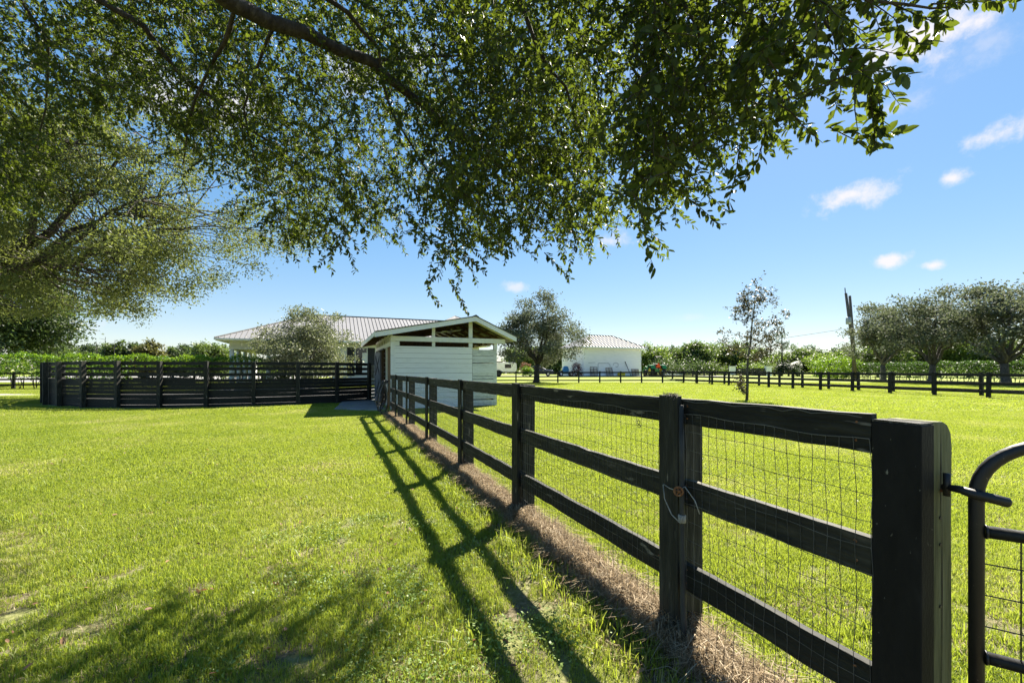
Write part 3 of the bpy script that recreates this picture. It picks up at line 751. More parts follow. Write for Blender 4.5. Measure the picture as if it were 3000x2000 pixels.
# ------------------------------------------------------------------ trees
def make_tree(name, label, cat, loc, crown_c, rad, trunk_r, fork_z, ncl, per, leaf, lmat, bmat, seed, nlimb=6, sigma=.15, group=None,
              shell=.45, aspect=.5, flat=.7, open_bottom=-.75, lumps=.22, limbs_visible=True, leafup=.6, keep=None):
    rng = np.random.default_rng(seed)
    root = empty(name, loc, 0, label, cat, group)
    C = np.array(crown_c); Rr = np.array(rad)
    ph = rng.uniform(0, 6.28, 6)
    D = unit(rng.normal(size=(ncl * 3, 3)))
    D = D[D[:, 2] > open_bottom][:ncl]
    rr = shell + (1 - shell) * rng.random(len(D)) ** .7
    lump = 1 + lumps * (np.sin(3 * D[:, 0] + 2.3 * D[:, 2] + ph[0]) * np.sin(3.3 * D[:, 1] + ph[1]) + .6 * np.sin(6 * D[:, 0] + ph[2]) * np.sin(5.5 * D[:, 2] + ph[3]))
    cl = C + D * Rr * (rr * lump)[:, None]
    # limbs
    m = MB()
    fork = Vector((rng.normal(0, .04) * fork_z, rng.normal(0, .04) * fork_z, fork_z))
    m.tube([(0, 0, -.05), (trunk_r * .12, 0, fork_z * .15), fork * .55, fork], [trunk_r * 1.45, trunk_r * 1.08, trunk_r * .92, trunk_r * .85], 9)
    samples = []
    for i in range(nlimb):
        a = 2 * math.pi * (i + rng.uniform(-.3, .3)) / nlimb; up = rng.uniform(.05, .75) if i else .95
        tgt = Vector(C) + Vector((math.cos(a) * Rr[0] * .75 * (1.05 - up * .6), math.sin(a) * Rr[1] * .75 * (1.05 - up * .6), Rr[2] * (up - .25)))
        mid = fork.lerp(tgt, .5) + Vector((rng.normal(0, .06) * Rr[0], rng.normal(0, .06) * Rr[1], rng.uniform(-.02, .10) * Rr[2]))
        pts = []
        for t in np.linspace(0, 1, 8):
            p = fork * (1 - t) ** 2 + mid * 2 * t * (1 - t) + tgt * t * t
            if 0 < t < 1: p += Vector(rng.normal(0, .018, 3) * Rr[0])
            pts.append(p)
        m.tube(pts, [trunk_r * .62 * (1 - .88 * t) for t in np.linspace(0, 1, 8)], 6)
        samples += pts[1:]
    sa = np.array([tuple(p) for p in samples])
    for c in cl:
        j = int(rng.choice(np.argsort(((sa - c) ** 2).sum(1) + 1.5 * np.maximum(0, sa[:, 2] - c[2]) ** 2)[:6])); p = Vector(sa[j]); q = Vector(c)
        md_ = p.lerp(q, .5) + Vector(rng.normal(0, .05, 3) * Rr[0] * .5)
        if keep is not None and not keep(np.array([tuple(q)]) + np.array(loc))[0]: continue
        m.tube([p, md_, q], [trunk_r * .10, trunk_r * .05, trunk_r * .015], 4, cap=False)
    m.build('trunk', bmat, root, True)
    sg = sigma * Rr.mean()
    n = rng.poisson(per, len(cl))
    P = np.repeat(cl, n, 0) + rng.normal(size=(n.sum(), 3)) * sg * np.array([1, 1, flat])
    if keep is not None:
        P = P[keep(P + np.array(loc))]
    k = len(P)
    Dl, Nl = leaf_frames(k, rng, leafup)
    L = leaf * rng.uniform(.65, 1.3, k)
    o = link('crown', leaves_mesh('crown', P, Dl, Nl, L, L * aspect, lmat, rng.random(k)), root); o['kind'] = 'stuff'
    return root

# oaks in a row on the right
OAK_L = ['grey-green oak with low forked limbs, first of the row beside the leaning poles', 'grey-green oak in the row, between the pole-side oak and the thick-trunked oak',
         'tall grey-green oak with the thickest trunk in the right-hand row', 'grey-green oak at the picture\'s right edge, only its foliage showing']
for i, (x, y, h, r, tr) in enumerate(((52.2, 60, 10.5, 5.3, .36), (51.1, 52, 10.9, 5.8, .38), (52.1, 45, 11.1, 5.6, .44), (52.5, 37.5, 11.6, 5.7, .4))):
    make_tree('oak_tree', OAK_L[i], 'tree', (x, y, 0), (.9 if i == 0 else 0, 0, h * .60), (r, r, h * .40), tr * .88, 2.2, 112, 140, .30, M['leaf_oak'], M['bark_grey'], 40 + i, 8, .105, 'oaks in a row behind the paddock fence', open_bottom=-.62, lumps=.34, shell=.40, flat=.6)
# oak behind the shed
make_tree('oak_tree', 'round dark oak standing between the shed and the white garage', 'tree', (2.85, 50.2, 0), (.2, 0, 5.6), (4.9, 4.9, 4.1), .34, 2.2, 150, 165, .25, M['leaf_oak'], M['bark'], 51, 8, .10, open_bottom=-.72, lumps=.3, shell=.38)
# bushy silver tree before the barn
make_tree('bushy_tree', 'bushy silver-green tree standing in front of the barn', 'tree', (-18.4, 38.3, 0), (0, 0, 3.5), (3.7, 3.7, 3.4), .2, .8, 190, 150, .19, M['leaf_olive'], M['bark_grey'], 61, 9, .10, open_bottom=-.95, lumps=.2, shell=.35, leafup=.3)

# thin sapling in the paddock
def sapling():
    rng = np.random.default_rng(5)
    root = empty('sapling', (11.75, 21.35, 0), 0, 'slender half-bare young tree standing alone in the paddock', 'tree')
    m = MB(); tr = [Vector((0, 0, -.02)), Vector((.03, 0, .7)), Vector((.01, 0, 1.4)), Vector((.08, .02, 2.2)), Vector((.20, .02, 2.9)), Vector((.22, .0, 3.5)), Vector((.32, 0, 4.3)), Vector((.42, .02, 5.0)), Vector((.40, .05, 5.5))]
    m.tube(tr, [.075, .062, .056, .052, .045, .036, .026, .014, .006], 8)
    P = []
    for i in range(44):
        f = rng.uniform(.27, .97); s = f * (len(tr) - 1); j = min(int(s), len(tr) - 2); p = tr[j].lerp(tr[j + 1], s - j)
        a = rng.uniform(0, 6.28); ln = (2.3 * (1 - abs(f - .5) * 1.25)) * rng.uniform(.55, 1.1)
        d = Vector((math.cos(a), math.sin(a), rng.uniform(.15, .65))); d.normalize()
        pts = [p]
        for q in range(4):
            d = (d + Vector(rng.normal(0, .16, 3)) + Vector((0, 0, .04))).normalized(); pts.append(pts[-1] + d * ln / 4)
        m.tube(pts, [.016 * (1 - .2 * q) * (1.25 - f) for q in range(5)], 4, cap=False)
        for q in range(7):
            t = rng.uniform(.3, 1) * 4; jj = min(int(t), 3); b = pts[jj].lerp(pts[jj + 1], t - jj); e = b + Vector(rng.normal(0, .22, 3)) + Vector((0, 0, .05))
            m.tube([b, e], [.005, .002], 3, cap=False)
            for w in range(int(rng.integers(9, 19))):
                P.append(tuple(b.lerp(e, rng.uniform(.2, 1.15)) + Vector(rng.normal(0, .045, 3))))
    for i in range(8):                                  # suckers at the base, mostly on the left
        e = Vector((-.15 - rng.uniform(0, .3), rng.normal(0, .15), rng.uniform(.7, 1.5)))
        m.tube([(0, 0, .25), e * .6, e], [.012, .008, .003], 4, cap=False)
        for w in range(44): P.append(tuple(e * rng.uniform(.5, 1.1) + Vector(rng.normal(0, .12, 3))))
    m.build('trunk', M['bark_grey'], root, True)
    P = np.array(P); k = len(P); D, N = leaf_frames(k, rng, .3); L = rng.uniform(.075, .13, k)
    o = link('crown', leaves_mesh('crown', P, D, N, L, L * .55, M['leaf_sapling'], rng.random(k)), root); o['kind'] = 'stuff'
sapling()

# big spreading oak at left, its trunk just outside the frame
def left_keep(W):
    sx = W[:, 0] - .5 * W[:, 2]; sy = W[:, 1] - .823 * W[:, 2]
    ok = ~((sy < 16.6) & (sx > -1.22 * sy))             # no shade falls on the open lawn in front of the pen
    return ok & (W[:, 2] > 4.9 + .45 * np.sin(W[:, 0] * .9) + .45 * np.sin(W[:, 0] * 2.3 + W[:, 1]))
make_tree('spreading_oak', 'large spreading oak whose foliage fills the left edge above the pen', 'tree', (-29.5, 22.5, 0), (4.2, 2.0, 10.2), (10.6, 6.6, 7.0), .5, 4.6, 430, 330, .17, M['leaf_left'], M['bark'], 71, 12, .062, lumps=.28, shell=.35, open_bottom=-.97, leafup=.4, aspect=.42, keep=left_keep)
make_tree('spreading_oak', 'darker broad tree behind the left hedge, low at the left edge', 'tree', (-50, 40, 0), (.5, 0, 7.4), (8.2, 6, 5.4), .45, 2.2, 300, 150, .34, M['leaf_far_dark'], M['bark'], 72, 9, .11, lumps=.22, shell=.4, open_bottom=-.9)

# background trees; (bearing as x/y, distance, height, half width, leaf, label)
BG = [
 (-1.075, 78, 8.0, 3.6, 'leaf_far', 'mid-green tree over the hedge, beside the fan-crowned palm'),
 (-.985, 92, 7.2, 3.4, 'leaf_far_dark', 'dark rounded tree over the hedge, right of the palm'),
 (-.928, 88, 8.4, 2.4, 'leaf_far', 'upright green tree over the pen, with bare twigs at its left'),
 (-.905, 96, 6.6, 3.2, 'leaf_far_gold', 'pale straw-coloured bush over the pen'),
 (-.872, 90, 8.0, 2.6, 'leaf_far_dark', 'dark conical tree left of the golden tree over the pen'),
 (-.853, 84, 8.1, 2.3, 'leaf_far_gold', 'golden-brown tree standing over the pen'),
 (-.795, 92, 6.9, 2.0, 'leaf_far', 'thin ragged green tree between the golden and the flat-topped tree'),
 (-.765, 90, 7.4, 2.5, 'leaf_far_dark', 'blue-green rounded tree left of the flat-topped tree'),
 (-.705, 66, 6.6, 3.4, 'leaf_far', 'flat-topped spreading tree left of the barn porch'),
 (-.63, 74, 4.6, 3.4, 'leaf_far', 'green tree seen through the barn porch'),
 (.325, 96, 7.4, 4.0, 'leaf_far_lime', 'lime-green tree behind the tractor'),
 (.375, 104, 8.2, 4.4, 'leaf_far_dark', 'dark layered tree right of the tractor'),
 (.425, 98, 8.4, 4.0, 'leaf_far', 'tall green tree with a flat top right of the garage'),
 (.475, 108, 8.4, 4.2, 'leaf_far_lime', 'lime tree behind the left half of the sapling'),
 (.515, 100, 8.2, 4.2, 'leaf_far', 'round green tree behind the sapling trunk'),
 (.57, 104, 7.0, 4.6, 'leaf_far_lime', 'pale green tree right behind the sapling'),
 (.615, 112, 6.2, 4.2, 'leaf_far_dark', 'blue-green tree right of the sapling'),
 (.672, 106, 7.2, 4.4, 'leaf_far', 'dark-topped tree behind the fan palm'),
 (.715, 110, 7.6, 4.6, 'leaf_far_dark', 'dark tree left of the poles'),
 (.745, 96, 5.4, 4.2, 'leaf_far_lime', 'yellowish-green bushy tree left of the bright hedge bush'),
 (.775, 104, 7.2, 4.2, 'leaf_far_dark', 'dark pine-like tree behind the leaning poles'),
 (.86, 92, 8.6, 5.2, 'leaf_far', 'green tree seen behind the first oak of the row'),
 (.93, 96, 8.0, 5.4, 'leaf_far_lime', 'pale green tree seen between the first two oaks'),
 (1.0, 92, 9.4, 5.6, 'leaf_far', 'green tree behind the second oak'),
 (1.07, 88, 8.6, 5.4, 'leaf_far_lime', 'pale green tree between the second and third oaks'),
 (1.14, 86, 9.0, 5.4, 'leaf_far', 'green tree behind the thickest oak trunk'),
 (1.22, 82, 9.0, 5.4, 'leaf_far', 'green tree behind the right edge oak'),
 (.10, 92, 7.6, 4.0, 'leaf_far', 'green tree behind the blue car'),
 (.03, 96, 7.6, 4.2, 'leaf_far_lime', 'lime tree behind the round oak and the trailer'),
 (.165, 96, 7.8, 4.0, 'leaf_far_dark', 'dark tree beside the garage wall'),
]
for i, (b, y, h, w, lm, lab) in enumerate(BG):
    h *= .86 if b < 0 else .92
    make_tree('background_tree', lab, 'tree', (b * y, y, 0), (0, 0, h * .56), (w, w * .9, h * .46), .16 + w * .03, h * .2, 90, 95, .50 if y > 80 else .38, M[lm], M['bark_grey'], 100 + i, 5, .17, 'trees along the far boundary', lumps=.3, open_bottom=-.95, shell=.4, flat=.6)
# understorey and shrubs along the right boundary
for i, (b, y, h, w, lm, lab) in enumerate([(.36, 88, 3.6, 4.2, 'leaf_far_dark', 'dark low shrub behind the tractor'), (.41, 90, 3.4, 4.4, 'leaf_far_dark', 'dark shrub right of the tractor'),
        (.46, 92, 3.2, 4.2, 'leaf_far', 'low green shrub left of the sapling'), (.56, 84, 3.0, 3.2, 'leaf_far_lime', 'pale shrub above the white gate pillars'), (.60, 90, 3.0, 3.4, 'leaf_far', 'low green shrub right of the gate pillars')]):
    make_tree('shrub', lab, 'shrub', (b * y, y, 0), (0, 0, h * .5), (w, w * .7, h * .52), .08, .4, 46, 52, .36, M[lm], M['bark_grey'], 160 + i, 5, .2, 'shrubs below the boundary trees', open_bottom=-1)
# slim pine right of the sapling
def slim_pine():
    rng = np.random.default_rng(9)
    root = empty('slim_pine', (.632 * 92, 92, 0), 0, 'tall slim ragged pine right of the sapling', 'tree')
    m = MB(); m.tube([(0, 0, 0), (.1, 0, 5), (0, 0, 9.9)], [.2, .13, .03], 6); P = []
    for i in range(26):
        zz = rng.uniform(4.2, 9.6); a = rng.uniform(0, 6.28); ln = rng.uniform(.4, 1.5) * (1.0 if zz > 6 else .7)
        e = Vector((math.cos(a) * ln, math.sin(a) * ln, zz + rng.uniform(-.1, .35))); m.tube([(0, 0, zz), e], [.035, .012], 4)
        for q in range(46): P.append(tuple(e * 1 + Vector((rng.normal(0, .28), rng.normal(0, .28), rng.normal(0, .2)))))
    m.build('trunk', M['bark'], root, True); P = np.array(P); k = len(P); D, N = leaf_frames(k, rng); L = rng.uniform(.2, .42, k)
    o = link('crown', leaves_mesh('crown', P, D, N, L, L * .35, M['leaf_far_dark'], rng.random(k)), root); o['kind'] = 'stuff'
slim_pine()
def palm(loc, h, fr, n, label, lmat, fan=False):
    rng = np.random.default_rng(int(h * 100)); root = empty('palm_tree', loc, 0, label, 'palm')
    MB().tube([(0, 0, 0), (.05, 0, h * .5), (0, 0, h)], [.22, .17, .15], 8).build('trunk', M['bark_grey'], root, True)
    P, D, N, L = [], [], [], []
    for i in range(n):
        a = rng.uniform(0, 6.28); el = rng.uniform(-.5, 1.2); c = Vector((0, 0, h)); d = Vector((math.cos(a) * math.cos(el), math.sin(a) * math.cos(el), math.sin(el)))
        prev = c
        for t in range(9):
            prev = prev + d * fr / 9; d = (d + Vector((0, 0, -.16))).normalized(); side = d.cross(Vector((0, 0, 1))).normalized()
            for sgn in (-1, 1):
                dd = (side * sgn + d * .5 + Vector((0, 0, -.45))).normalized(); P.append(prev); D.append(dd); N.append(d.cross(dd).normalized() if not fan else Vector((0, 0, 1))); L.append(fr * .32 * (1 - abs(t - 4) / 7))
    P, D, N, L = map(np.array, (P, D, N, L)); k = len(P)
    o = link('crown', leaves_mesh('crown', P, D, N, L, L * .22, M[lmat], rng.random(k)), root); o['kind'] = 'stuff'
palm((-1.06 * 92, 92, 0), 6.6, 2.6, 26, 'tall palm with drooping fronds over the left hedge', 'leaf_far')
palm((-1.02 * 86, 86, 0), 4.0, 2.4, 26, 'short palm with drooping fronds right of the tall palm', 'leaf_far')
palm((.648 * 88, 88, 0), 2.0, 2.6, 110, 'low bushy fan palm right of the sapling', 'leaf_far_dark', True)
# bare dead twigs over the pen
tw = empty('bare_tree', (-.945 * 86, 86, 0), 0, 'leafless thin stems standing above the pen', 'tree')
mt = MB()
for x, hh in ((-2.4, 7.4), (-.9, 8.2), (1.0, 7.6)):
    mt.tube([(x, 0, 0), (x + .1, 0, hh * .6), (x + random.uniform(-.3, .4), 0, hh)], [.09, .06, .03], 5)
    for q in range(4):
        zz = hh * random.uniform(.7, .95); mt.tube([(x + .08, 0, zz), (x + random.uniform(-.9, .9), random.uniform(-.4, .4), zz + random.uniform(.1, .5))], [.03, .015], 4)
mt.build('trunk', M['bark_grey'], tw)
# far wood closing the horizon: one mass, no tree of it can be told apart
rng = np.random.default_rng(21)
n = 15000
az = rng.uniform(-1.05, 1.05, n); rr = rng.uniform(175, 215, n)
hz = 3.3 + 2.2 * np.sin(az * 23) * np.sin(az * 9.1 + 1) + 1.1 * np.sin(az * 71)
P = np.stack([np.sin(az) * rr * 1.15, np.cos(az) * rr, rng.random(n) ** .7 * np.maximum(hz + 1.2, 1.6)], 1)
D, N = leaf_frames(n, rng); L = rng.uniform(.9, 2.0, n)
tag(link('distant_woods', leaves_mesh('distant_woods', P, D, N, L, L * .7, M['leaf_far'], rng.random(n))), 'far line of woods on the horizon', 'woods', kind='stuff')

# ------------------------------------------------------------------ hedges
def hedge(name, a, b, width, z0, z1, n, leaf, mat, label, seed, stems=True, lump=.18):
    rng = np.random.default_rng(seed); a, b = np.array(a), np.array(b); d = b - a; Ln = np.linalg.norm(d); d = d / Ln; nv = np.array([-d[1], d[0]])
    root = empty(name, (*a, 0), 0, label, 'hedge')
    s = rng.uniform(0, Ln, n); f = rng.random(n)
    top = z1 + lump * (np.sin(s * 1.7 + 1) * .6 + np.sin(s * 4.3) * .5) + rng.normal(0, .05, n)
    face = rng.random(n)
    q = np.where(face < .34, rng.uniform(-.5, .5, n), np.where(face < .75, -.5, .5)) * width + rng.normal(0, .09, n)
    zz = np.where(face < .34, top - np.abs(rng.normal(0, .08, n)), z0 + (top - z0) * rng.random(n) ** .8)
    q += lump * .5 * np.sin(s * 2.1 + zz * 3)
    P = np.stack([d[0] * s + nv[0] * q, d[1] * s + nv[1] * q, zz], 1)
    D, N = leaf_frames(n, rng, .5, -.2); L = leaf * rng.uniform(.6, 1.3, n)
    o = link('foliage', leaves_mesh('foliage', P, D, N, L, L * .5, mat, rng.random(n)), root); o['kind'] = 'stuff'
    # dark inner twig mass
    m = MB(); k = int(Ln * 2.2)
    for i in range(k):
        t = (i + rng.uniform(0, 1)) / k * Ln; c = Vector((d[0] * t, d[1] * t, 0))
        for j in range(3):
            e = c + Vector((rng.normal(0, .3), rng.normal(0, .2), rng.uniform(z0 + .3, z1 - .2))); m.tube([c + Vector((rng.normal(0, .06), 0, 0)), c.lerp(e, .5) + Vector((rng.normal(0, .1), 0, 0)), e], [.03, .02, .01], 4, cap=False)
    o = m.build('stem', M['bark'], root); o['kind'] = 'stuff'
    return root
hedge('hedge', (-47, 32.0), (-33.2, 37.6), 1.1, .75, 2.75, 8500, .17, M['leaf_hedge'], 'bright green hedge with bare lower stems, left of the pen', 1)
hedge('hedge', (-33.0, 37.7), (-19.5, 43.2), 1.0, 1.75, 2.72, 6500, .17, M['leaf_hedge'], 'bright lime hedge top showing over the round pen', 3)
hedge('hedge', (62.5, 46), (61.0, 76), 1.6, .3, 2.62, 11000, .24, M['leaf_dark'], 'dark clipped hedge behind the row of oaks', 2)
make_tree('hedge_bush', 'rounded bright green bush at the end of the dark hedge', 'shrub', (.757 * 76, 76, 0), (0, 0, 1.9), (4.2, 2.4, 2.1), .1, .3, 110, 60, .26, M['leaf_hedge'], M['bark'], 81, 5, .16, open_bottom=-1, shell=.6)

# ------------------------------------------------------------------ stable barn
barn = empty('stable_barn', (-27.9, 40.0, 0), GRID, 'long white stable barn with a grey metal hip roof and porch columns', 'barn')
BL, BW, ZE, ZR = 27.5, 15.74, 4.56, 8.0; hB = BW / 2
r1, r2 = (hB, hB, ZR), (BL, hB, ZR)
c00, c10, c11, c01 = (0, 0, ZE), (BL, 0, ZE), (BL, BW, ZE), (0, BW, ZE)
rf = MB(); rf.poly([c00, c10, r2, r1]); rf.poly([c11, c01, r1, r2]); rf.poly([c01, c00, r1])
roof = rf.build('roof', M['metal_roof'], barn); md = roof.modifiers.new('thick', 'SOLIDIFY'); md.thickness = .06; md.offset = -1
sm = MB()
x = .35
while x < BL - .3:
    t = min(hB, x) - .05
    for s0, s1 in (((x, 0), (x, t)),):
        za = ZE; zb = ZE + (ZR - ZE) * t / hB
        sm.tube([(x, .02, za + .03), (x, t, zb + .03)], .028, 4)
    x += .42
y = .4
while y < BW - .3:
    t = min(hB, y, BW - y) - .05; sm.tube([(.02, y, ZE + .03), (t, y, ZE + (ZR - ZE) * t / hB + .03)], .022, 4); y += .42
o = sm.build('standing_seam', M['roof_rib_shade'], roof); o['kind'] = 'stuff'
cp = MB(); cp.tube([(0, 0, ZE + .03), (hB, hB, ZR + .04), (BL, hB, ZR + .04)], .07, 6); cp.tube([(0, BW, ZE + .03), (hB, hB, ZR + .03)], .07, 6); cp.build('ridge_cap', M['roof_edge'], roof)
def bp(name, mat, *b, parent=None):
    m = MB()
    for q in b: m.box(*q)
    return m.build(name, M[mat], parent or barn)
bp('gutter', 'white_stucco', (-.05, BL + .05, -.06, .06, ZE - .16, ZE - .01), (-.06, .06, .06, BW, ZE - .16, ZE - .01))
bp('soffit', 'white_stucco', (.06, BL, .06, BW, ZE - .24, ZE - .165))
bp('porch_beam', 'trim_cream', (1.0, 10.4, 1.0, 1.35, 3.55, ZE - .245), (1.0, 1.35, 1.36, BW - 1, 3.55, ZE - .245), (1.36, 10.4, BW - 1.35, BW - 1, 3.55, ZE - .245))
colm = MB().tube([(0, 0, 0), (0, 0, .25), (0, 0, .26), (0, 0, 3.55)], [.30, .30, .235, .19], 12).mesh('column', M['white_stucco'], True)
for (x, y) in ((1.18, 1.18), (4.3, 1.18), (7.4, 1.18), (1.18, 4.4), (1.18, 7.9), (1.18, 11.3), (1.18, 14.55), (5.5, 14.55)):
    c = link('column', colm, barn); c.location = (x, y, 0)
WX = 10.2
bp('wall', 'white_stucco', (WX, BL - 1, 1.3, BW - 1.3, 0, ZE - .245))
for x0 in (12.5, 17.5, 22.5):
    w = bp('window', 'white_stucco', (x0 - .09, x0 + 1.22, 1.24, 1.298, .9, 4.0))
    bp('pane', 'dark_glass', (x0, x0 + 1.13, 1.232, 1.262, 1.0, 3.92), parent=w)
    bp('sash', 'white_stucco', (x0 + .68, x0 + 1.13, 1.222, 1.230, 1.0, 3.4), parent=w)
    bp('shutter', 'shutter', (x0 - .85, x0 - .11, 1.25, 1.297, .9, 3.95)); bp('shutter', 'shutter', (x0 + 1.24, x0 + 2.0, 1.25, 1.297, .9, 3.95))
bp('doorway', 'shutter', (10.19, 10.25, 5.5, 10.2, 0, 3.3))
MB().prism([(1.3, ZE - .24), (BW - 1.3, ZE - .24), (hB, ZR - .12)], BL - 1.2, BL - 1.02, 'x').build('gable_wall', M['white_stucco'], barn)
# cupola on the ridge
cu = bp('cupola', 'white_stucco', (24.3, 26.3, hB - 1, hB + 1, ZR - .8, ZR - .02))
q0 = (25.3, hB, ZR + .75); cs = [(23.7, hB - 1.6, ZR - .05), (26.9, hB - 1.6, ZR - .05), (26.9, hB + 1.6, ZR - .05), (23.7, hB + 1.6, ZR - .05)]
cm = MB()
for i in range(4): cm.poly([cs[i], cs[(i + 1) % 4], q0])
cm.build('cupola_roof', M['metal_roof'], cu)
cs2 = MB()
for i in range(4):
    cs2.tube([cs[i], q0], .05, 5)
    for f in (.2, .4, .6, .8): cs2.tube([Vector(cs[i]).lerp(Vector(cs[(i + 1) % 4]), f), Vector(cs[i]).lerp(Vector(cs[(i + 1) % 4]), .5).lerp(Vector(q0), 1 - abs(f - .5) * 2 if f != .5 else 1)], .022, 4)
cs2.build('standing_seam', M['roof_rib_shade'], cu)
# dark parked cart under the porch
pc = empty('porch_cart', (-25.8, 46.5, 0), GRID, 'dark low roof of a cart parked under the barn porch', 'cart')
MB().prism([(-1.4, 1.75), (1.4, 1.75), (1.25, 1.95), (-1.1, 1.95)], -.6, .6, 'y').build('canopy', M['dark_iron'], pc)
for x in (-1.1, 1.1):
    for y in (-.5, .5): MB().tube([(x, y, .4), (x, y, 1.75)], .025, 5).build('canopy_post', M['dark_iron'], pc)
MB().prism([(-1.3, .35), (1.3, .35), (1.3, .8), (.5, .9), (.4, .6), (-.3, .6), (-.4, 1.0), (-1.3, 1.0)], -.55, .55, 'y').build('body', M['dark_iron'], pc, bevel=.04)
for x in (-.9, .9):
    for y in (-.58, .58): MB().tube([(x, y - .09, .28), (x, y + .09, .28)], .28, 14).build('wheel', M['tyre'], pc)

# ------------------------------------------------------------------ white garage
gar = empty('garage', (22.2, 70.0, BANK), GRID, 'white windowless garage with a ribbed metal hip roof', 'garage')
GLn, GW, gz, gr = 12.5, 8.08, 4.55, 6.68; gh = GW / 2
d00, d10, d11, d01 = (-GLn, 0, gz), (0, 0, gz), (0, GW, gz), (-GLn, GW, gz); s1, s2 = (-GLn + gh, gh, gr), (-gh, gh, gr)
rf = MB(); rf.poly([d00, d10, s2, s1]); rf.poly([d10, d11, s2]); rf.poly([d11, d01, s1, s2]); rf.poly([d01, d00, s1])
groof = rf.build('roof', M['white_roof'], gar); md = groof.modifiers.new('thick', 'SOLIDIFY'); md.thickness = .05; md.offset = -1
sm = MB(); x = -GLn + .3
while x < -.2:
    t = min(gh, x + GLn, -x) - .04; sm.tube([(x, .02, gz + .04), (x, t, gz + (gr - gz) * t / gh + .04)], .085, 4); x += .56  # seams drawn wider to take in their shadow
o = sm.build('standing_seam', M['roof_rib_shade'], groof); o['kind'] = 'stuff'
MB().tube([d00, s1, s2, d10], .07, 6).build('ridge_cap', M['roof_edge'], groof)
MB().box(-GLn - .03, .03, -.05, .05, gz - .2, gz - .01).build('gutter', M['white_stucco'], gar)
MB().box(-GLn, 0, .051, GW, gz - .16, gz - .06).build('soffit', M['white_stucco'], gar)
MB().box(-GLn + .7, -.7, .7, GW - .7, 0, gz - .165).build('wall', M['white_stucco'], gar)
MB().box(-.82, -.69, .66, .80, 0, gz - .17).build('corner_trim', M['trailer_white'], gar)
GX = lambda x, y: Vector((22.2, 70.0, BANK + .012 if y > .69 else BANK)) + EX * x + EY * y
def mark(pts, w, label):
    ro = empty('wall_mark', GX(pts[0][0], .685), GRID, label, 'mark', 'faded marks on the garage wall'); m = MB()
    for (a, b), (c, d_) in zip(pts[:-1], pts[1:]):
        v = Vector((c - a, d_ - b)).normalized(); nn = Vector((-v.y, v.x)) * w
        m.prism([(a + nn.x - pts[0][0], b + nn.y), (a - nn.x - pts[0][0], b - nn.y), (c - nn.x - pts[0][0], d_ - nn.y), (c + nn.x - pts[0][0], d_ + nn.y)], .003, .011, 'y')
    m.build('stroke', M['mark_grey'], ro)
mark([(-9.1, .3), (-9.1, 1.9), (-8.95, 2.0), (-7.2, 2.0), (-6.9, 1.85), (-6.8, 1.4)], .07, 'faded grey arch-shaped mark low on the garage wall')
mark([(-6.2, 1.7), (-6.1, 2.0), (-5.7, 2.1), (-5.3, 1.95), (-5.25, 1.6), (-5.5, 1.4), (-5.8, 1.5)], .06, 'faded grey curl mark right of the arch mark')
mark([(-10.9, 2.05), (-9.6, 2.1)], .05, 'faded grey horizontal streak left of the arch mark')
def pallet(x, label, rot, w=1.25, h=1.45):
    ro = empty('wooden_pallet', GX(x, .35), GRID, label, 'pallet', 'pallets leaning on the garage wall')
    ro.rotation_euler = (R(-14), R(rot), GRID)
    for k in range(6): MB().box(-w / 2, w / 2, -.012, .012, .04 + k * h / 6, .04 + k * h / 6 + .11).build('slat', M['pallet'], ro)
    for xx in (-w / 2 + .05, 0, w / 2 - .05): MB().box(xx - .04, xx + .04, .014, .10, 0, h).build('runner', M['pallet'], ro)
pallet(-10.0, 'wooden pallet leaning at the left of the garage wall', 3, 1.35, 1.6)
pallet(-7.0, 'wooden pallet leaning below the arch mark on the garage wall', -4)
pallet(-2.0, 'low wooden pallet leaning near the right corner of the garage', 2, 1.4, 1.15)
pole_ = empty('leaning_rod', GX(-3.6, .3), GRID, 'dark thin rod leaning against the garage wall', 'rod')
MB().tube([(.35, -.25, 0), (0, .1, 1.2), (-.35, .36, 2.3)], .05, 6).build('rod', M['dark_iron'], pole_)
yb = empty('yellow_tub', GX(-5.1, .1), GRID, 'small yellow tub on the ground by the garage wall', 'tub')
MB().prism([(-.5, 0), (.5, 0), (.62, .4), (.3, .5), (-.3, .48), (-.62, .36)], -.3, .3, 'y').build('tub', M['yellow'], yb, bevel=.05)
MB().tube([(-.3, 0, .48), (0, 0, .66), (.3, 0, .5)], .03, 6).build('handle', M['yellow'], yb)

# ------------------------------------------------------------------ tractor
trc = empty('tractor', (21.2, 62.5, BANK), R(8), 'green tractor seen from behind, with a roll bar and an orange triangle', 'tractor')
def wheel(parent, c, r, w, ax, hub='chrome', n=22):
    ax = Vector(ax).normalized(); c = Vector(c)
    m = MB(); m.tube([c - ax * w / 2, c - ax * w * .36, c + ax * w * .36, c + ax * w / 2], [r * .86, r, r, r * .86], n)
    wo = m.build('wheel', M['tyre'], parent, False)
    h = MB(); h.tube([c - ax * (w / 2 + .012), c + ax * (w / 2 + .012)], r * .52, 16); h.build('rim', M[hub], wo)
    return wo
wheel(trc, (-.72, 0, .66), .66, .42, (1, 0, 0), 'yellow'); wheel(trc, (.72, 0, .66), .66, .42, (1, 0, 0), 'yellow')
wheel(trc, (-.6, 1.9, .42), .42, .28, (1, 0, 0), 'yellow'); wheel(trc, (.6, 1.9, .42), .42, .28, (1, 0, 0), 'yellow')
MB().prism([(-.2, .5), (2.3, .55), (2.35, 1.2), (.9, 1.35), (.7, 1.0), (-.2, .95)], -.32, .32, 'x').build('body', M['tractor_green'], trc, bevel=.06)
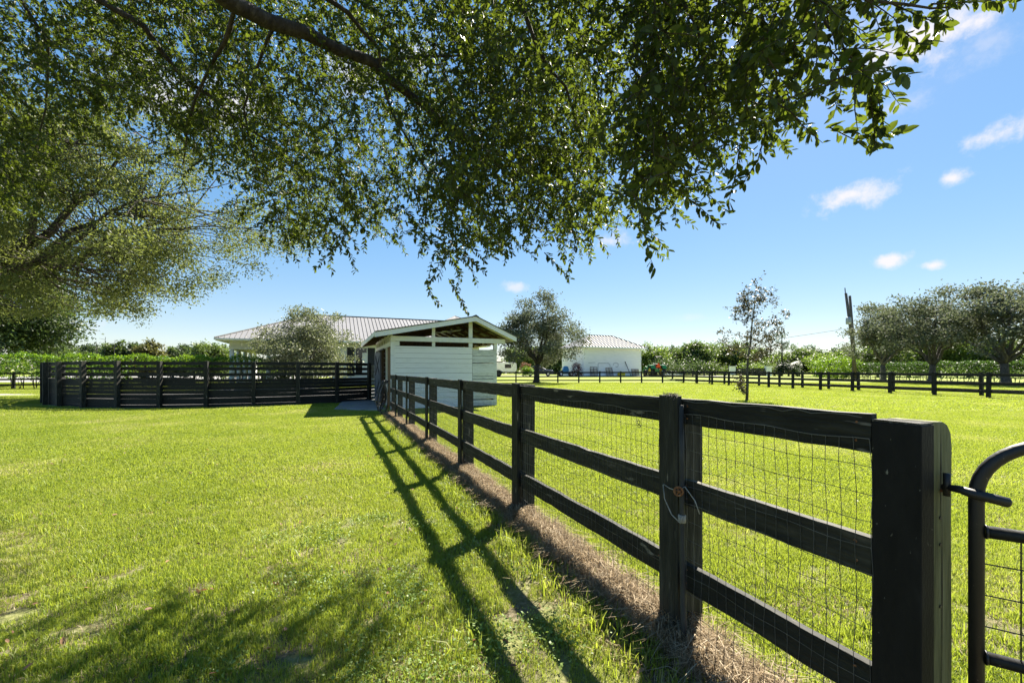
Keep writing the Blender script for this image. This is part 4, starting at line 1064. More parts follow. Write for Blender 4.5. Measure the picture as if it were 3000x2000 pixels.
for sx in (-1, 1):
    MB().prism([(-.7, .95), (-.45, 1.38), (.35, 1.42), (.7, 1.05), (.6, 1.02), (.3, 1.32), (-.4, 1.28), (-.6, .93)], sx * .72 - .24, sx * .72 + .24, 'x').build('fender', M['tractor_green'], trc)
MB().tube([(-.5, -.35, .9), (-.5, -.38, 2.3), (-.42, -.38, 2.42), (.42, -.38, 2.42), (.5, -.38, 2.3), (.5, -.35, .9)], .045, 8).build('roll_bar', M['dark_iron'], trc, True)
MB().prism([(-.1, .98), (.25, .98), (.3, 1.08), (0, 1.1), (-.1, 1.55), (-.2, 1.55)], -.26, .26, 'x').build('seat', M['dark_iron'], trc, bevel=.03)
MB().prism([(-.32, 1.08), (.32, 1.08), (.08, 1.62), (-.08, 1.62)], -.45, -.43, 'y').build('warning_triangle', M['orange'], trc)
for sx in (-1, 1): MB().prism([(sx * .56 - .06, 1.44), (sx * .56 + .06, 1.44), (sx * .56 + .06, 1.6), (sx * .56 - .06, 1.6)], -.5, -.44, 'y').build('lamp', M['lamp_clear'], trc)
MB().ring((0, .6, 1.5), (0, -.5, 1), .19, .02, 16, 6).build('steering_wheel', M['dark_iron'], trc)
MB().tube([(0, -.4, .5), (0, -1.1, .45), (.6, -1.6, .4)], .05, 6).build('hitch_arm', M['chrome'], trc)
ml = MB(); ml.tube([(-.9, 2.1, .5), (-1.0, 1.0, 1.2), (-.75, .5, 1.0)], .07, 6); ml.tube([(.9, 2.1, .5), (1.0, 1.0, 1.2), (.75, .5, 1.0)], .07, 6); ml.build('loader_arm', M['tractor_green'], trc)
hr = empty('harrow', (22.9, 60.9, BANK), R(8), 'grey drag harrow lying on the ground behind the tractor', 'harrow')
hm = MB()
for k in range(7): hm.tube([(-1.2 + k * .4, -.7, .22), (-1.2 + k * .4, .7, .3)], .03, 5)
for k in range(4): hm.tube([(-1.25, -.6 + k * .4, .28), (1.25, -.6 + k * .4, .28)], .03, 5)
for k in range(7):
    for j in range(4): hm.tube([(-1.2 + k * .4, -.6 + j * .4, .28), (-1.2 + k * .4, -.6 + j * .4, 0)], .02, 4)
hm.build('frame', M['chrome'], hr)
MB().tube([(-.2, .7, .3), (-.9, 1.2, .85)], .04, 6).build('draw_bar', M['trailer_white'], hr)
trc.scale = (1.18, 1.18, 1.18)
# ------------------------------------------------------------------ car
car = empty('parked_car', (4.15, 65.5, BANK + .014), R(178), 'dark blue-grey hatchback parked behind the round oak', 'car')
body = [(-2.15, .32), (-2.2, .62), (-2.05, .90), (-1.1, .98), (-.9, 1.0), (1.75, 1.02), (2.08, .95), (2.15, .55), (2.1, .32)]
MB().prism(body, -.86, .86, 'y').build('body', M['car_paint'], car, bevel=.09)
cabin = [(-1.15, .97), (-.35, 1.42), (.2, 1.50), (1.2, 1.46), (1.72, 1.25), (1.95, 1.0)]
MB().prism(cabin, -.72, .72, 'y').build('cabin', M['car_paint'], car, bevel=.08)
for sy in (-1, 1):
    MB().prism([(-.85, 1.04), (-.28, 1.36), (.28, 1.42), (.28, 1.04)], sy * .725 - .006, sy * .725 + .006, 'y').build('window', M['dark_glass'], car)
    MB().prism([(.36, 1.04), (.36, 1.42), (1.1, 1.39), (1.55, 1.22), (1.68, 1.06)], sy * .725 - .006, sy * .725 + .006, 'y').build('window', M['dark_glass'], car)
    MB().box(-2.16, -2.04, sy * .62 - .16, sy * .62 + .16, .62, .76).build('headlight', M['lamp_clear'], car)
    MB().box(2.03, 2.15, sy * .66 - .12, sy * .66 + .12, .7, .95).build('tail_light', M['lamp_red'], car)
    MB().box(-.62, -.48, sy * .92 - .08, sy * .92 + .08, 1.0, 1.12).build('mirror', M['car_paint'], car)
    for x in (-1.35, 1.35): wheel(car, (x, sy * .78, .33), .33, .22, (0, 1, 0))
    MB().box(-.05, .1, sy * .865 - .012, sy * .865 + .012, .82, .85).build('handle', M['chrome'], car)
MB().prism([(-1.08, 1.0), (-.40, 1.40), (-.42, 1.42), (-1.12, 1.03)], -.6, .6, 'y').build('windscreen', M['dark_glass'], car)
# ------------------------------------------------------------------ covered cart, trailer, small plants
ct = empty('covered_cart', (8.25, 66, BANK + .014), R(6), 'small cart under a bright blue cover beside the red-leaved shrub', 'cart')
MB().prism([(-.42, .35), (.48, .35), (.5, 1.0), (.36, 1.45), (.0, 1.55), (-.3, 1.4), (-.45, .9)], -.4, .4, 'y').build('cover', M['blue'], ct, bevel=.12)
MB().box(-.95, 1.0, -.35, .35, .3, .42).build('chassis', M['dark_iron'], ct)
MB().prism([(-1.0, .42), (-.45, .42), (-.5, .85), (-.95, .7)], -.3, .3, 'y').build('hood', M['dark_iron'], ct, bevel=.04)
for x in (-.75, .85):
    for y in (-.45, .45): wheel(ct, (x, y, .3), .3, .18, (0, 1, 0), 'trailer_white', 16)
tl = empty('white_trailer', (-2.6, 62, BANK), R(2), 'white flat-sided trailer parked behind the shed', 'trailer')
MB().prism([(-3.2, .55), (3.1, .55), (3.25, 1.0), (3.2, 2.0), (-3.2, 2.0)], -1.0, 1.0, 'y').build('body', M['trailer_white'], tl, bevel=.06)
MB().box(-3.25, 1.2, -1.05, 1.05, 2.05, 2.14).build('roof_rack', M['dark_iron'], tl)
MB().box(-3.3, 3.3, -1.03, 1.03, .45, .545).build('sill', M['dark_iron'], tl)
for x in (.65, -.2): 
    for y in (-1.08, 1.08): wheel(tl, (x, y, .46), .46, .24, (0, 1, 0), 'dark_iron')
for x in (-1.2, 2.0): MB().prism([(x - .45, 1.2), (x + .45, 1.2), (x + .45, 1.75), (x - .45, 1.75)], -1.012, -1.002, 'y').build('window', M['dark_glass'], tl)
make_tree('shrub', 'low box-clipped green shrub left of the parked car', 'shrub', (2.15, 61.5, BANK), (0, 0, .75), (1.15, .6, .6), .05, .2, 34, 46, .16, M['leaf_hedge'], M['bark'], 91, 4, .25, open_bottom=-1)
make_tree('red_shrub', 'dark red-leaved shrub by the garage corner', 'shrub', (9.9, 65, BANK), (0, 0, 1.0), (.95, .7, .95), .05, .2, 30, 44, .18, M['leaf_red'], M['bark'], 92, 4, .22, open_bottom=-1)
BRL = ['brown dried plant nearest the white trailer', 'middle of three brown dried plants above the box shrub', 'brown dried plant nearest the round oak trunk']
for i, x in enumerate((1.55, 2.0, 2.5)):
    make_tree('dried_plant', BRL[i], 'plant', (x, 62.2, BANK), (0, 0, 1.3), (.22, .22, .75), .04, .4, 14, 26, .16, M['leaf_brown'], M['bark'], 95 + i, 3, .3, 'brown dried plants', open_bottom=-1)

# ------------------------------------------------------------------ white gate pillars and dark sign gate
ent = empty('entrance_gate', (.558 * 80, 80, 0), R(-10), 'dark panel gate between two white pillars beyond the sapling', 'gate')
for x in (-3.1, 3.1):
    p = MB().box(x - .45, x + .45, -.45, .45, 0, 2.15).build('pillar', M['white_stucco'], ent, bevel=.02)
    MB().box(x - .52, x + .52, -.52, .52, 2.152, 2.27).build('pillar_cap', M['white_stucco'], p)
for k in range(9): MB().box(-2.6, 2.6, -.03, .03, .3 + k * .18, .46 + k * .18).build('board', M['dark_iron'], ent)

# ------------------------------------------------------------------ utility poles
PB = Vector((.806 * 72, 72, 0))
up1 = empty('utility_pole', PB, 0, 'leaning wooden utility pole with a grey transformer can', 'pole')
MB().tube([(0, 0, 0), (-.75, 0, 7.4), (-1.7, 0, 14.5)], [.26, .24, .20], 10).build('shaft', M['pole_wood'], up1, True)
MB().tube([(-1.75, 0, 14.2), (-1.85, 0, 15.4)], .07, 6).build('top_pin', M['dark_iron'], up1)
tc = MB(); tc.tube([(-1.65, -.5, 9.2), (-1.65, -.5, 9.3), (-1.65, -.5, 10.25), (-1.65, -.5, 10.4)], [.3, .38, .38, .2], 14)
tco = tc.build('transformer', M['transformer'], up1, True)
MB().tube([(-1.5, -.45, 10.3), (-1.45, -.4, 10.8)], .05, 6).build('bushing', M['dark_iron'], tco); MB().tube([(-1.28, -.3, 9.9), (-1.1, -.05, 9.9)], .05, 6).build('bracket', M['dark_iron'], tco)
MB().tube([(-1.05, 0, 9.6), (-2.0, -.4, 9.7)], .03, 5).build('arm', M['dark_iron'], up1)
up2 = empty('utility_pole', PB + Vector((.35, .8, 0)), 0, 'straighter wooden pole standing close behind the leaning pole', 'pole')
MB().tube([(0, 0, 0), (-.2, 0, 7), (-.75, 0, 14.2)], [.26, .24, .20], 10).build('shaft', M['pole_wood'], up2, True)
wr = MB()
a, b = PB + Vector((-1.0, -.1, 8.6)), Vector((-4, 190, 9.0))
wr.tube([a.lerp(b, t) - Vector((0, 0, 4 * 3.2 * t * (1 - t))) for t in np.linspace(0, 1, 26)], .03, 4)
tag(wr.build('power_line', M['dark_iron']), 'thin dark power cable running left from the leaning pole', 'cable')

# ------------------------------------------------------------------ the overhanging oak
VIEW = 3000 / 2352.0
def at(vx, vy, y):                                      # a spot of the overhead crown at depth y
    return Vector(((vx * VIEW - 1500) / 1250 * y, y, CAM_H + (1084 - vy * VIEW) / 1250 * y))
OUT = np.array([(-500, 640), (0, 530), (60, 470), (150, 360), (300, 300), (380, 370), (470, 440), (530, 400), (570, 480), (600, 570), (680, 610), (760, 600), (850, 590), (930, 610), (990, 650), (1060, 660),
                (1110, 600), (1180, 610), (1250, 575), (1330, 600), (1390, 570), (1480, 560), (1520, 510), (1570, 440), (1640, 400), (1690, 400), (1730, 340), (1790, 300), (1880, 290), (1985, 270), (1975, 190),
                (1960, 110), (2040, 40), (2130, 20), (2240, -30), (2500, -120), (2900, -300), (2900, -1400), (-900, -1400), (-900, 700)], float)
def inside(px, py):
    x, y = OUT[:, 0], OUT[:, 1]; x2, y2 = np.roll(x, -1), np.roll(y, -1)
    res = np.zeros(len(px), bool)
    for a, b, c, d in zip(x, y, x2, y2):
        if b == d: continue
        cond = ((b > py) != (d > py)) & (px < (c - a) * (py - b) / (d - b) + a); res ^= cond
    return res
def big_oak():
    rng = np.random.default_rng(77)
    base = Vector((-4.6, -2.6, 0))
    root = empty('overhanging_oak', base, 0, 'live oak overhead whose leafy limbs hang across the top of the view', 'tree')
    m = MB(); B = base
    crotch = Vector((-4.2, -2.2, 3.1))
    m.tube([(0, 0, -.1), (.02, .0, .5), (.2, .2, 1.8), crotch - B], [.50, .40, .34, .33], 12)
    limbs = [
        ([(520, 0, 3.2), (700, 75, 3.6), (850, 140, 4.0), (930, 210, 4.3), (1010, 275, 4.6), (1100, 350, 4.9), (1170, 400, 5.1), (1200, 470, 5.3)], .062, .012),
        ([(180, -30, 3.5), (330, 60, 3.8), (420, 180, 4.2), (560, 290, 4.5), (640, 340, 4.7), (700, 420, 4.9)], .03, .006),
        ([(540, 10, 3.3), (515, 100, 3.5), (480, 160, 3.7), (430, 290, 4.0), (420, 380, 4.2)], .022, .005),
        ([(700, -30, 3.3), (800, 30, 3.6), (870, 110, 3.9), (900, 260, 4.2), (985, 400, 4.5), (975, 540, 4.7)], .022, .005),
        ([(1010, 275, 4.6), (1120, 345, 4.7), (1240, 380, 4.9), (1300, 470, 5.0), (1340, 540, 5.1)], .024, .005),
        ([(1180, -30, 3.1), (1230, 100, 3.3), (1300, 200, 3.5), (1340, 330, 3.7), (1420, 430, 3.8)], .018, .004),
        ([(1540, -40, 2.2), (1600, 60, 2.3), (1620, 200, 2.4), (1660, 330, 2.5)], .011, .003),
        ([(1830, -40, 1.75), (1900, 60, 1.8), (1950, 140, 1.85), (1965, 240, 1.9)], .008, .002),
        ([(1850, -60, 1.7), (2020, 5, 1.7), (2140, 20, 1.75), (2250, -10, 1.8)], .008, .002),
        ([(20, -40, 3.8), (110, 100, 4.1), (105, 250, 4.4), (60, 400, 4.6)], .018, .004),
        ([(850, 140, 4.0), (980, 130, 4.2), (1100, 120, 4.4), (1230, 180, 4.6)], .018, .005),
        ([(640, 45, 3.5), (600, 130, 3.9), (560, 250, 4.3), (590, 380, 4.6), (640, 500, 4.8)], .016, .004),
    ]
    ends = []
    for pts, ra, rb_ in limbs:
        P3 = [at(*p) for p in pts]
        if pts[0][1] <= 10:                              # carry the limb back to the trunk
            a, b = crotch, P3[0]; mid = a.lerp(b, .5) + Vector((0, 0, .9))
            pre = [a * (1 - t) ** 2 + mid * 2 * t * (1 - t) + b * t * t for t in np.linspace(0, 1, 7)][:-1]
            rads = list(np.linspace(max(.13, ra * 1.8), ra * 1.05, 6)) + list(np.linspace(ra, rb_, len(P3)))
            full = pre + P3
        else:
            full = P3; rads = list(np.linspace(ra, rb_, len(P3)))
        fine, fr = [], []
        for i in range(len(full) - 1):
            for t in (0, .5):
                q = full[i].lerp(full[i + 1], t)
                if t: q += Vector(rng.normal(0, .012, 3))
                fine.append(q - B); fr.append(rads[i] * (1 - t) + rads[i + 1] * t)
        fine.append(full[-1] - B); fr.append(rads[-1])
        m.tube(fine, fr, 9)
        ends += [q + B for q in fine if (q + B).y > 1]
    # sprays: drooping twigs that carry the leaves
    P, D, N, L = [], [], [], []
    def depth_range(vx):
        if vx > 1750: return 1.45, 2.2
        if vx > 1450: return 1.75, 3.2
        if vx > 1000: return 2.4, 6.4
        return 3.3, 8.0
    cand = 0; n_spray = 0
    NS = 9200
    E = np.array([tuple(e) for e in ends])
    gnz = rng.uniform(0, 6.28, 8)
    while n_spray < NS and cand < 200000:
        cand += 1
        vx = rng.uniform(-420, 2600); vy = rng.uniform(-520, 700)
        if vy < 0 and rng.random() < .45: continue
        if not inside(np.array([vx]), np.array([vy + 26]))[0]: continue
        a, b = depth_range(vx); y = a + (b - a) * rng.random() ** .75
        o = at(vx, vy - 40, y)
        if o.z > 7.5 or o.z < 1.9: continue
        dens = .48 + .55 * math.sin(o.x * 2.3 + gnz[0] + o.z) * math.sin(o.y * 2.1 + gnz[1]) + .25 * math.sin(o.x * 5.1 + gnz[2]) * math.sin(o.z * 4.7 + gnz[3])
        if rng.random() > (dens + .2) * (.22 if vx > 1560 else .42 if vx > 1380 else 1.0): continue
        sx, sy = o.x - .5 * o.z, o.y - .823 * o.z          # where its shade lands
        lim = 2.36 + .84 * (sx + 2.8) if sx < -1.58 else 3.39 - .55 * (sx + 1.58)
        lim = max(min(lim, 3.35), 1.95)
        if abs(sx) < 1.25 * sy:
            if sy > lim + .1: continue
            if sy > lim - .9 and rng.random() < .45: continue
        n_spray += 1
        ln = rng.uniform(.22, .52) * (1.0 if y > 2.4 else .7)
        d = Vector((rng.normal(.15, .7), rng.normal(.2, .7), rng.uniform(-.55, .25))).normalized()
        p = o.copy(); pts = [p.copy()]
        for q in range(5):
            d = (d + Vector((rng.normal(0, .18), rng.normal(0, .18), -.16 + rng.normal(0, .12)))).normalized(); p = p + d * ln / 5; pts.append(p.copy())
        m.tube([q - B for q in pts], [.0040, .0034, .0028, .0022, .0016, .001], 3, cap=False)
        nl = int(ln / .0125)
        for i in range(nl):
            t = (i + rng.random()) / nl * 4.999; j = int(t); b = pts[j].lerp(pts[j + 1], t - j); ax = (pts[j + 1] - pts[j]).normalized()
            rv = Vector(rng.normal(0, 1, 3)); sd = (rv - ax * rv.dot(ax)).normalized()
            dd = (sd * .85 + ax * rng.uniform(.25, .9) + Vector((0, 0, -.15))).normalized()
            nn = Vector(rng.normal(0, .7, 3)) + Vector((0, 0, .8)); nn = (nn - dd * nn.dot(dd)).normalized()
            P.append(tuple(b - B)); D.append(tuple(dd)); N.append(tuple(nn)); L.append(rng.uniform(.030, .056))
    # long hanging shoots at the crown's outer edge
    shoots = [[(1900, 60, 1.8), (1985, 170, 1.8), (2025, 250, 1.8), (2030, 300, 1.82), (2075, 308, 1.84)], [(1985, 170, 1.8), (2000, 230, 1.8), (2010, 320, 1.85), (2015, 345, 1.86)],
              [(1900, 290, 1.9), (1960, 320, 1.9), (2030, 315, 1.92)], [(1700, 330, 2.3), (1690, 400, 2.3), (1672, 470, 2.3)], [(1760, 300, 2.1), (1740, 370, 2.1), (1700, 430, 2.15)],
              [(2050, 10, 1.75), (2130, 45, 1.75), (2180, 60, 1.78)], [(2140, 10, 1.75), (2240, 5, 1.78), (2330, -5, 1.8)], [(2060, 60, 1.8), (2110, 100, 1.8), (2150, 90, 1.82)], [(1960, 200, 1.8), (2000, 160, 1.8), (2035, 150, 1.8)],
              [(1560, 440, 2.5), (1600, 470, 2.5), (1655, 518, 2.5)], [(1250, 580, 4), (1290, 620, 4), (1310, 640, 4)], [(1500, 540, 3), (1520, 560, 3), (1535, 575, 3)], [(1030, 640, 4.4), (1060, 690, 4.4), (1072, 715, 4.4)], [(980, 640, 4.4), (990, 680, 4.4), (1010, 700, 4.4)]]
    for sh in shoots:
        p3 = [at(*q) for q in sh]; m.tube([q - B for q in p3], list(np.linspace(.004, .0014, len(p3))), 4, cap=False)
        for i in range(len(p3) - 1):
            seg = p3[i + 1] - p3[i]; ax = seg.normalized(); nl = max(3, int(seg.length / .0085))
            for q in range(nl):
                b = p3[i].lerp(p3[i + 1], (q + rng.random()) / nl) + Vector(rng.normal(0, .007, 3)); rv = Vector(rng.normal(0, 1, 3)); sd = (rv - ax * rv.dot(ax)).normalized()
                dd = (sd * .8 + ax * rng.uniform(.3, 1.0) + Vector((0, 0, -.2))).normalized(); nn = Vector(rng.normal(0, .7, 3)) + Vector((0, -.3, .7)); nn = (nn - dd * nn.dot(dd)).normalized()
                P.append(tuple(b - B)); D.append(tuple(dd)); N.append(tuple(nn)); L.append(rng.uniform(.036, .062))
    m.build('trunk', M['bark'], root, True)
    P, D, N, L = map(np.array, (P, D, N, L)); rnd = rng.random(len(P)) ** 1.3
    # the leaves that show largest become single leaves
    Wp = P + np.array(B); yy = np.maximum(Wp[:, 1], .2); sx = Wp[:, 0] / yy; sz = (Wp[:, 2] - CAM_H) / yy
    vis = (np.abs(sx) < 1.18) & (sz < .84) & (sz > .0)
    score = np.where(vis, L / yy, 0) * (np.abs((D * np.array([0, 1, 0])).sum(1)) < .8)
    top = np.argsort(-score)[:290]; rest = np.ones(len(P), bool); rest[top] = False
    o = link('crown', leaves_mesh('crown', P[rest], D[rest], N[rest], L[rest], L[rest] * .44, M['leaf_near'], rnd[rest], rich=True), root); o['kind'] = 'stuff'
    lib = []
    for k in range(5):
        V = np.array([(0, 0, 0), (.12, .20, .04), (.38, .25, .05), (.70, .21, .03), (.88, .1, -.01), (1, 0, -.05), (.88, -.1, -.01), (.70, -.21, .03), (.38, -.25, .05), (.12, -.20, .04), (.5, 0, -.02)]) * np.array([1, .92 + .06 * k, 1])
        fs = [(10, i, i + 1) for i in range(0, 9)] + [(10, 9, 0)]
        lib.append(np_mesh('leaf', V, np.array(fs), M['leaf_near'], np.full(11, [.15, .4, .62, .85, .98][k])))
    for i in top:
        X = Vector(D[i]); Z = Vector(N[i]); Y = Z.cross(X).normalized(); Z = X.cross(Y)
        o = link('leaf', lib[min(4, int(rnd[i] * 5))], root)
        mt = Matrix((X, Y, Z)).transposed().to_4x4(); o.matrix_local = Matrix.Translation(Vector(P[i])) @ mt @ Matrix.Diagonal((L[i] * 1.05, L[i] * 1.05, L[i] * 1.05, 1))
    print('sprays', n_spray, 'leaves', len(P))
big_oak()

# ------------------------------------------------------------------ grass
lib = bpy.data.collections.new('grass_tufts')             # never linked to the scene: only a source for the scatter
def blades(name, size, n, hmin, hmax, w, seed, lean=.5, mat='grass', flat=0.0, rpow=1.0):
    rng = np.random.default_rng(seed)
    P = np.stack([rng.uniform(-size / 2, size / 2, n), rng.uniform(-size / 2, size / 2, n), np.full(n, -.004)], 1)
    h = rng.uniform(hmin, hmax, n)[:, None]; a = rng.uniform(0, 2 * np.pi, n); ln = np.minimum(np.abs(rng.normal(0, lean, n)), 1.35)[:, None]
    dr = np.stack([np.cos(a), np.sin(a), np.zeros(n)], 1); a2 = a + np.pi / 2 + rng.normal(0, .6, n)
    sd = np.stack([np.cos(a2), np.sin(a2), np.zeros(n)], 1) * (w * rng.uniform(.6, 1.3, n))[:, None] / 2
    up = np.array([0, 0, 1.0])
    mid = P + up * h * .6 + dr * h * ln * .35; tip = P + up * h * (1 - .25 * np.minimum(ln, 1.6)) * (1 - flat) + dr * h * ln * 1.0
    if flat: P[:, 2] += rng.uniform(0, hmax * flat, n)
    V = np.stack([P - sd, P + sd, mid + sd * .8, tip + sd * .12, tip - sd * .12, mid - sd * .8], 1).reshape(-1, 3)
    b = np.arange(n)[:, None] * 6
    Q = np.concatenate([b + np.array([[0, 1, 2, 5]]), b + np.array([[5, 2, 3, 4]])], 0)
    o = bpy.data.objects.new(name, np_mesh(name, V, Q, M[mat], np.repeat(rng.random(n) ** rpow, 6))); lib.objects.link(o)
    return o
for k in range(4): blades('a%d' % k, .34, 720, .022, .058, .0046, 200 + k, .55)              # 0-3 near turf
for k in range(4): blades('b%d' % k, .8, 1500, .03, .06, .0095, 210 + k, .6)               # 4-7 mid turf
for k in range(4): blades('c%d' % k, 2.4, 2600, .035, .065, .024, 220 + k, .7)             # 8-11 far turf
for k in range(3): blades('d%d' % k, .19, 230, .07, .19, .0042, 230 + k, 1.0, 'straw', .3)  # 12-14 dead grass
for k in range(3): blades('e%d' % k, .30, 60, .06, .125, .0075, 240 + k, .6)                # 15-17 coarse tufts
def weed_patch(name, seed):
    rng = np.random.default_rng(seed); n = 150
    P = np.stack([rng.normal(0, .09, n), rng.normal(0, .09, n), rng.uniform(.015, .055, n)], 1); D, N = leaf_frames(n, rng, 1.2); L = rng.uniform(.010, .022, n)
    lib.objects.link(bpy.data.objects.new(name, leaves_mesh(name, P, D, N, L, L * .75, M['weed'], rng.random(n))))
for k in range(2): weed_patch('f%d' % k, 250 + k)                                           # 18-19 weeds
for k in range(2): blades('g%d' % k, .34, 130, .02, .055, .0042, 260 + k, 1.0, 'straw', .2)    # 20-21 thatch
def scatter_group(nm):
    ng = bpy.data.node_groups.new(nm, 'GeometryNodeTree')
    ng.interface.new_socket('Geometry', in_out='INPUT', socket_type='NodeSocketGeometry'); ng.interface.new_socket('Geometry', in_out='OUTPUT', socket_type='NodeSocketGeometry')
    n, l = ng.nodes, ng.links
    gi, go = n.new('NodeGroupInput'), n.new('NodeGroupOutput')
    ci = n.new('GeometryNodeCollectionInfo'); ci.inputs['Collection'].default_value = lib; ci.inputs['Separate Children'].default_value = True; ci.inputs['Reset Children'].default_value = True
    ip = n.new('GeometryNodeInstanceOnPoints'); ip.inputs['Pick Instance'].default_value = True
    def na(nm, ty):
        a = n.new('GeometryNodeInputNamedAttribute'); a.data_type = ty; a.inputs['Name'].default_value = nm; return a.outputs['Attribute']
    l.new(gi.outputs[0], ip.inputs['Points']); l.new(ci.outputs[0], ip.inputs['Instance'])
    l.new(na('idx', 'INT'), ip.inputs['Instance Index']); l.new(na('rot', 'FLOAT_VECTOR'), ip.inputs['Rotation']); l.new(na('scl', 'FLOAT_VECTOR'), ip.inputs['Scale'])
    l.new(ip.outputs[0], go.inputs[0])
    return ng
NG = scatter_group('scatter')
def scatter(name, P, idx, scl, label, cat, seed):
    rng = np.random.default_rng(seed); n = len(P); me = bpy.data.meshes.new(name); me.vertices.add(n); me.vertices.foreach_set('co', np.ascontiguousarray(P, dtype=np.float32).ravel())
    a = me.attributes.new('idx', 'INT', 'POINT'); a.data.foreach_set('value', np.ascontiguousarray(idx, dtype=np.int32))
    a = me.attributes.new('rot', 'FLOAT_VECTOR', 'POINT'); r = np.zeros((n, 3), np.float32); r[:, 2] = rng.uniform(0, 6.283, n); a.data.foreach_set('vector', r.ravel())
    a = me.attributes.new('scl', 'FLOAT_VECTOR', 'POINT'); s = np.ones((n, 3), np.float32) * np.asarray(scl, np.float32)[:, None]; s[:, 2] *= rng.uniform(.8, 1.15, n); a.data.foreach_set('vector', s.ravel())
    o = link(name, me); md = o.modifiers.new('scatter', 'NODES'); md.node_group = NG
    return tag(o, label, cat, kind='stuff')
def fence_dist(P):
    return P[:, 0] * .922 + P[:, 1] * .387 - 1.777
def ok_lawn(P, margin=.0):
    x, y = P[:, 0], P[:, 1]
    k = ((x - PC.x) ** 2 + (y - PC.y) ** 2) > (PR + .12 + margin) ** 2
    rx, ry = x - W0.x, y - W0.y; s = rx * EX.x + ry * EX.y; t = rx * EY.x + ry * EY.y
    k &= ~((s > -.1 - margin) & (s < 4.4 + margin) & (t > -.06 - margin * .5) & (t < 6.1))
    k &= ~((s > -2.1) & (s < 0) & (t > .1) & (t < 5.2))
    k &= ~((x < -28) & (y > 23.0 + (x + 40) * .13) & (y < 27.5))
    return k
rng = np.random.default_rng(5)
def region(y0, y1, spacing, lat=1.27, jit=.5):
    ys = np.arange(y0, y1, spacing); out = []
    for y in ys:
        w = y * lat + .8; xs = np.arange(-w, w, spacing); out.append(np.stack([xs + rng.uniform(-jit, jit, len(xs)) * spacing, np.full(len(xs), y) + rng.uniform(-jit, jit, len(xs)) * spacing, np.zeros(len(xs))], 1))
    return np.concatenate(out)
def nz2(P, f, a=0.): return np.sin(P[:, 0] * f + a) * np.sin(P[:, 1] * f * 1.13 + a * 2.1) + .5 * np.sin(P[:, 0] * f * 2.7 + a * 3) * np.sin(P[:, 1] * f * 2.3 - a)
G = []; I = []; Sc = []
def put(P, lo, hi, smin=.85, smax=1.15):
    G.append(P); I.append(rng.integers(lo, hi + 1, len(P))); Sc.append(rng.uniform(smin, smax, len(P)))
P = region(1.5, 5.6, .215); fd = fence_dist(P); keep = (np.abs(fd + .15 + .06 * nz2(P, 1.9)) > .18) & ok_lawn(P, .1)
thin = (nz2(P, 1.9, 1.2) > .35) & (P[:, 1] < 4.4); low = (thin & (rng.random(len(P)) < .6)) | ((fd > -.7) & (fd < 0) & (rng.random(len(P)) < .45)); put(P[keep & ~low], 0, 3); put(P[keep & low], 0, 3, .55, .75)
P = region(5.3, 15.5, .42, jit=.4); fd = fence_dist(P); keep = (np.abs(fd + .12) > .42) & ok_lawn(P, .3); put(P[keep], 4, 7)
P = region(5.3, 15.5, .22); fd = fence_dist(P); keep = (np.abs(fd + .13) > .16) & (np.abs(fd + .12) < .62) & ok_lawn(P, .1); put(P[keep], 0, 3)
P = region(15.0, 52, 1.45, jit=.4); keep = ok_lawn(P, 1.1); put(P[keep], 8, 11)
P = region(13.5, 24, .5); keep = ok_lawn(P, .25) & ~ok_lawn(P, 1.3); put(P[keep], 4, 7)
P = region(1.5, 7, .42); keep = (rng.random(len(P)) < .33) & (np.abs(fence_dist(P)) > .35) & ok_lawn(P); put(P[keep], 15, 17, .7, 1.15)
u = rng.uniform(-1.6, 13, 420); q = np.where(rng.random(420) < .65, rng.normal(-.30, .09, 420), rng.normal(.10, .06, 420)); P = np.stack([F0.x + EY.x * u + EX.x * q, F0.y + EY.y * u + EX.y * q, np.zeros(420)], 1); put(P, 15, 17, .7, 1.2)
scatter('grass', np.concatenate(G), np.concatenate(I), np.concatenate(Sc), 'short green lawn grass on both sides of the fence', 'grass', 1)
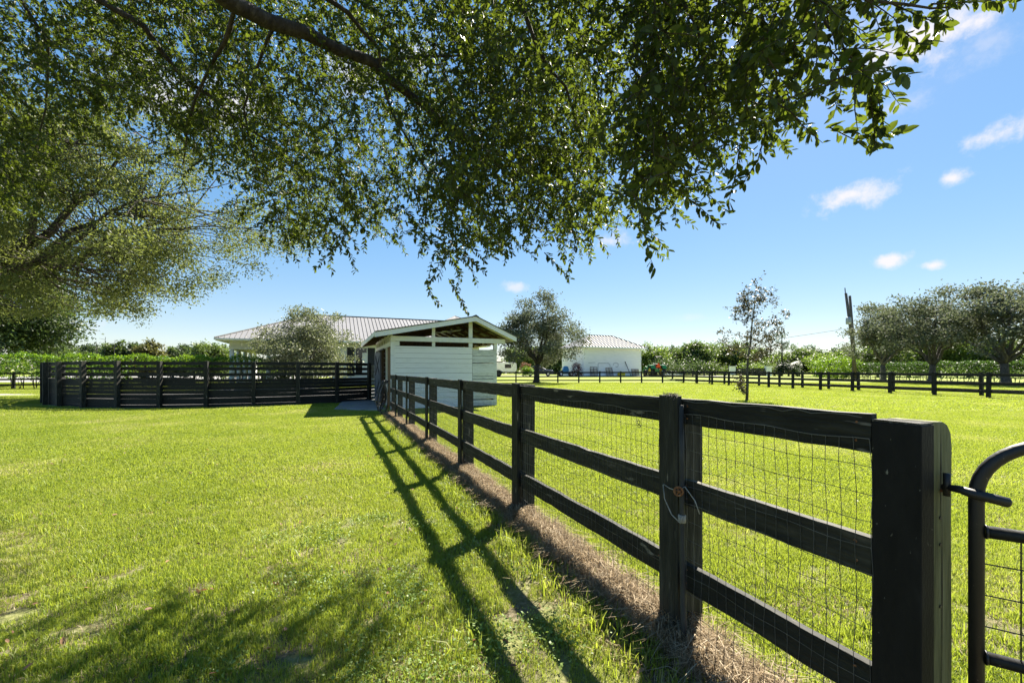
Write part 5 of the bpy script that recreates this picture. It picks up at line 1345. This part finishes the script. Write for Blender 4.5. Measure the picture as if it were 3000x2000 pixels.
# straw-coloured dead grass ridge under the fence
n = 900; u = rng.uniform(-1.9, 13.2, n); q = rng.normal(-.05, .055, n); P = np.stack([F0.x + EY.x * u + EX.x * q, F0.y + EY.y * u + EX.y * q, np.maximum(0, .05 - np.abs(q) * .3)], 1)
G, I, Sc = [P], [rng.integers(12, 15, n)], [rng.uniform(.65, 1.1, n)]
n = 420; u = rng.uniform(-1.9, 13, n); q = rng.normal(-.18, .08, n); G.append(np.stack([F0.x + EY.x * u + EX.x * q, F0.y + EY.y * u + EX.y * q, np.zeros(n)], 1)); I.append(rng.integers(20, 22, n)); Sc.append(rng.uniform(.7, 1.2, n))
P = region(1.6, 6.5, .30); P = P[(rng.random(len(P)) < .30 + .35 * (nz2(P, 1.3, .7) > .1) + .2 * (P[:, 0] > -1.2))]; G.append(P); I.append(rng.integers(20, 22, len(P))); Sc.append(rng.uniform(.6, 1.1, len(P)))
P = region(6.5, 15, .5); P = P[(nz2(P, .9, 2.2) + .5 * nz2(P, 2.9, .4) > .62) & ok_lawn(P, .2)]; G.append(P); I.append(rng.integers(20, 22, len(P))); Sc.append(rng.uniform(1.0, 1.5, len(P)))
scatter('dead_grass', np.concatenate(G), np.concatenate(I), np.concatenate(Sc), 'brown dead grass ridge along the foot of the wire fence', 'dead grass', 2)
# low clover-like weeds in the near turf
n = 55; yy = rng.uniform(1.9, 4.8, n); xx = rng.normal(-.35, .75, n) * yy * .38 + .0; P = np.stack([xx, yy, np.zeros(n)], 1); P = P[fence_dist(P) < -.3]
scatter('clover_weeds', P, rng.integers(18, 20, len(P)), rng.uniform(.7, 1.3, len(P)), 'small pale green weeds among the near grass', 'weeds', 3)
# fallen leaves on the near turf
n = 260; yy = rng.uniform(1.9, 8, n); xx = rng.uniform(-1.2, .35, n) * yy; k = fence_dist(np.stack([xx, yy], 1)) < -.05
P = np.stack([xx, yy, rng.uniform(.02, .05, n)], 1)[k]; n = len(P); D, N = leaf_frames(n, rng, 1.5); L = rng.uniform(.03, .055, n)
tag(link('fallen_leaves', leaves_mesh('fallen_leaves', P, D, N, L, L * .45, M['leaf_brown'], rng.random(n), rich=True)), 'scattered dry brown leaves lying on the near lawn', 'leaves', kind='stuff')
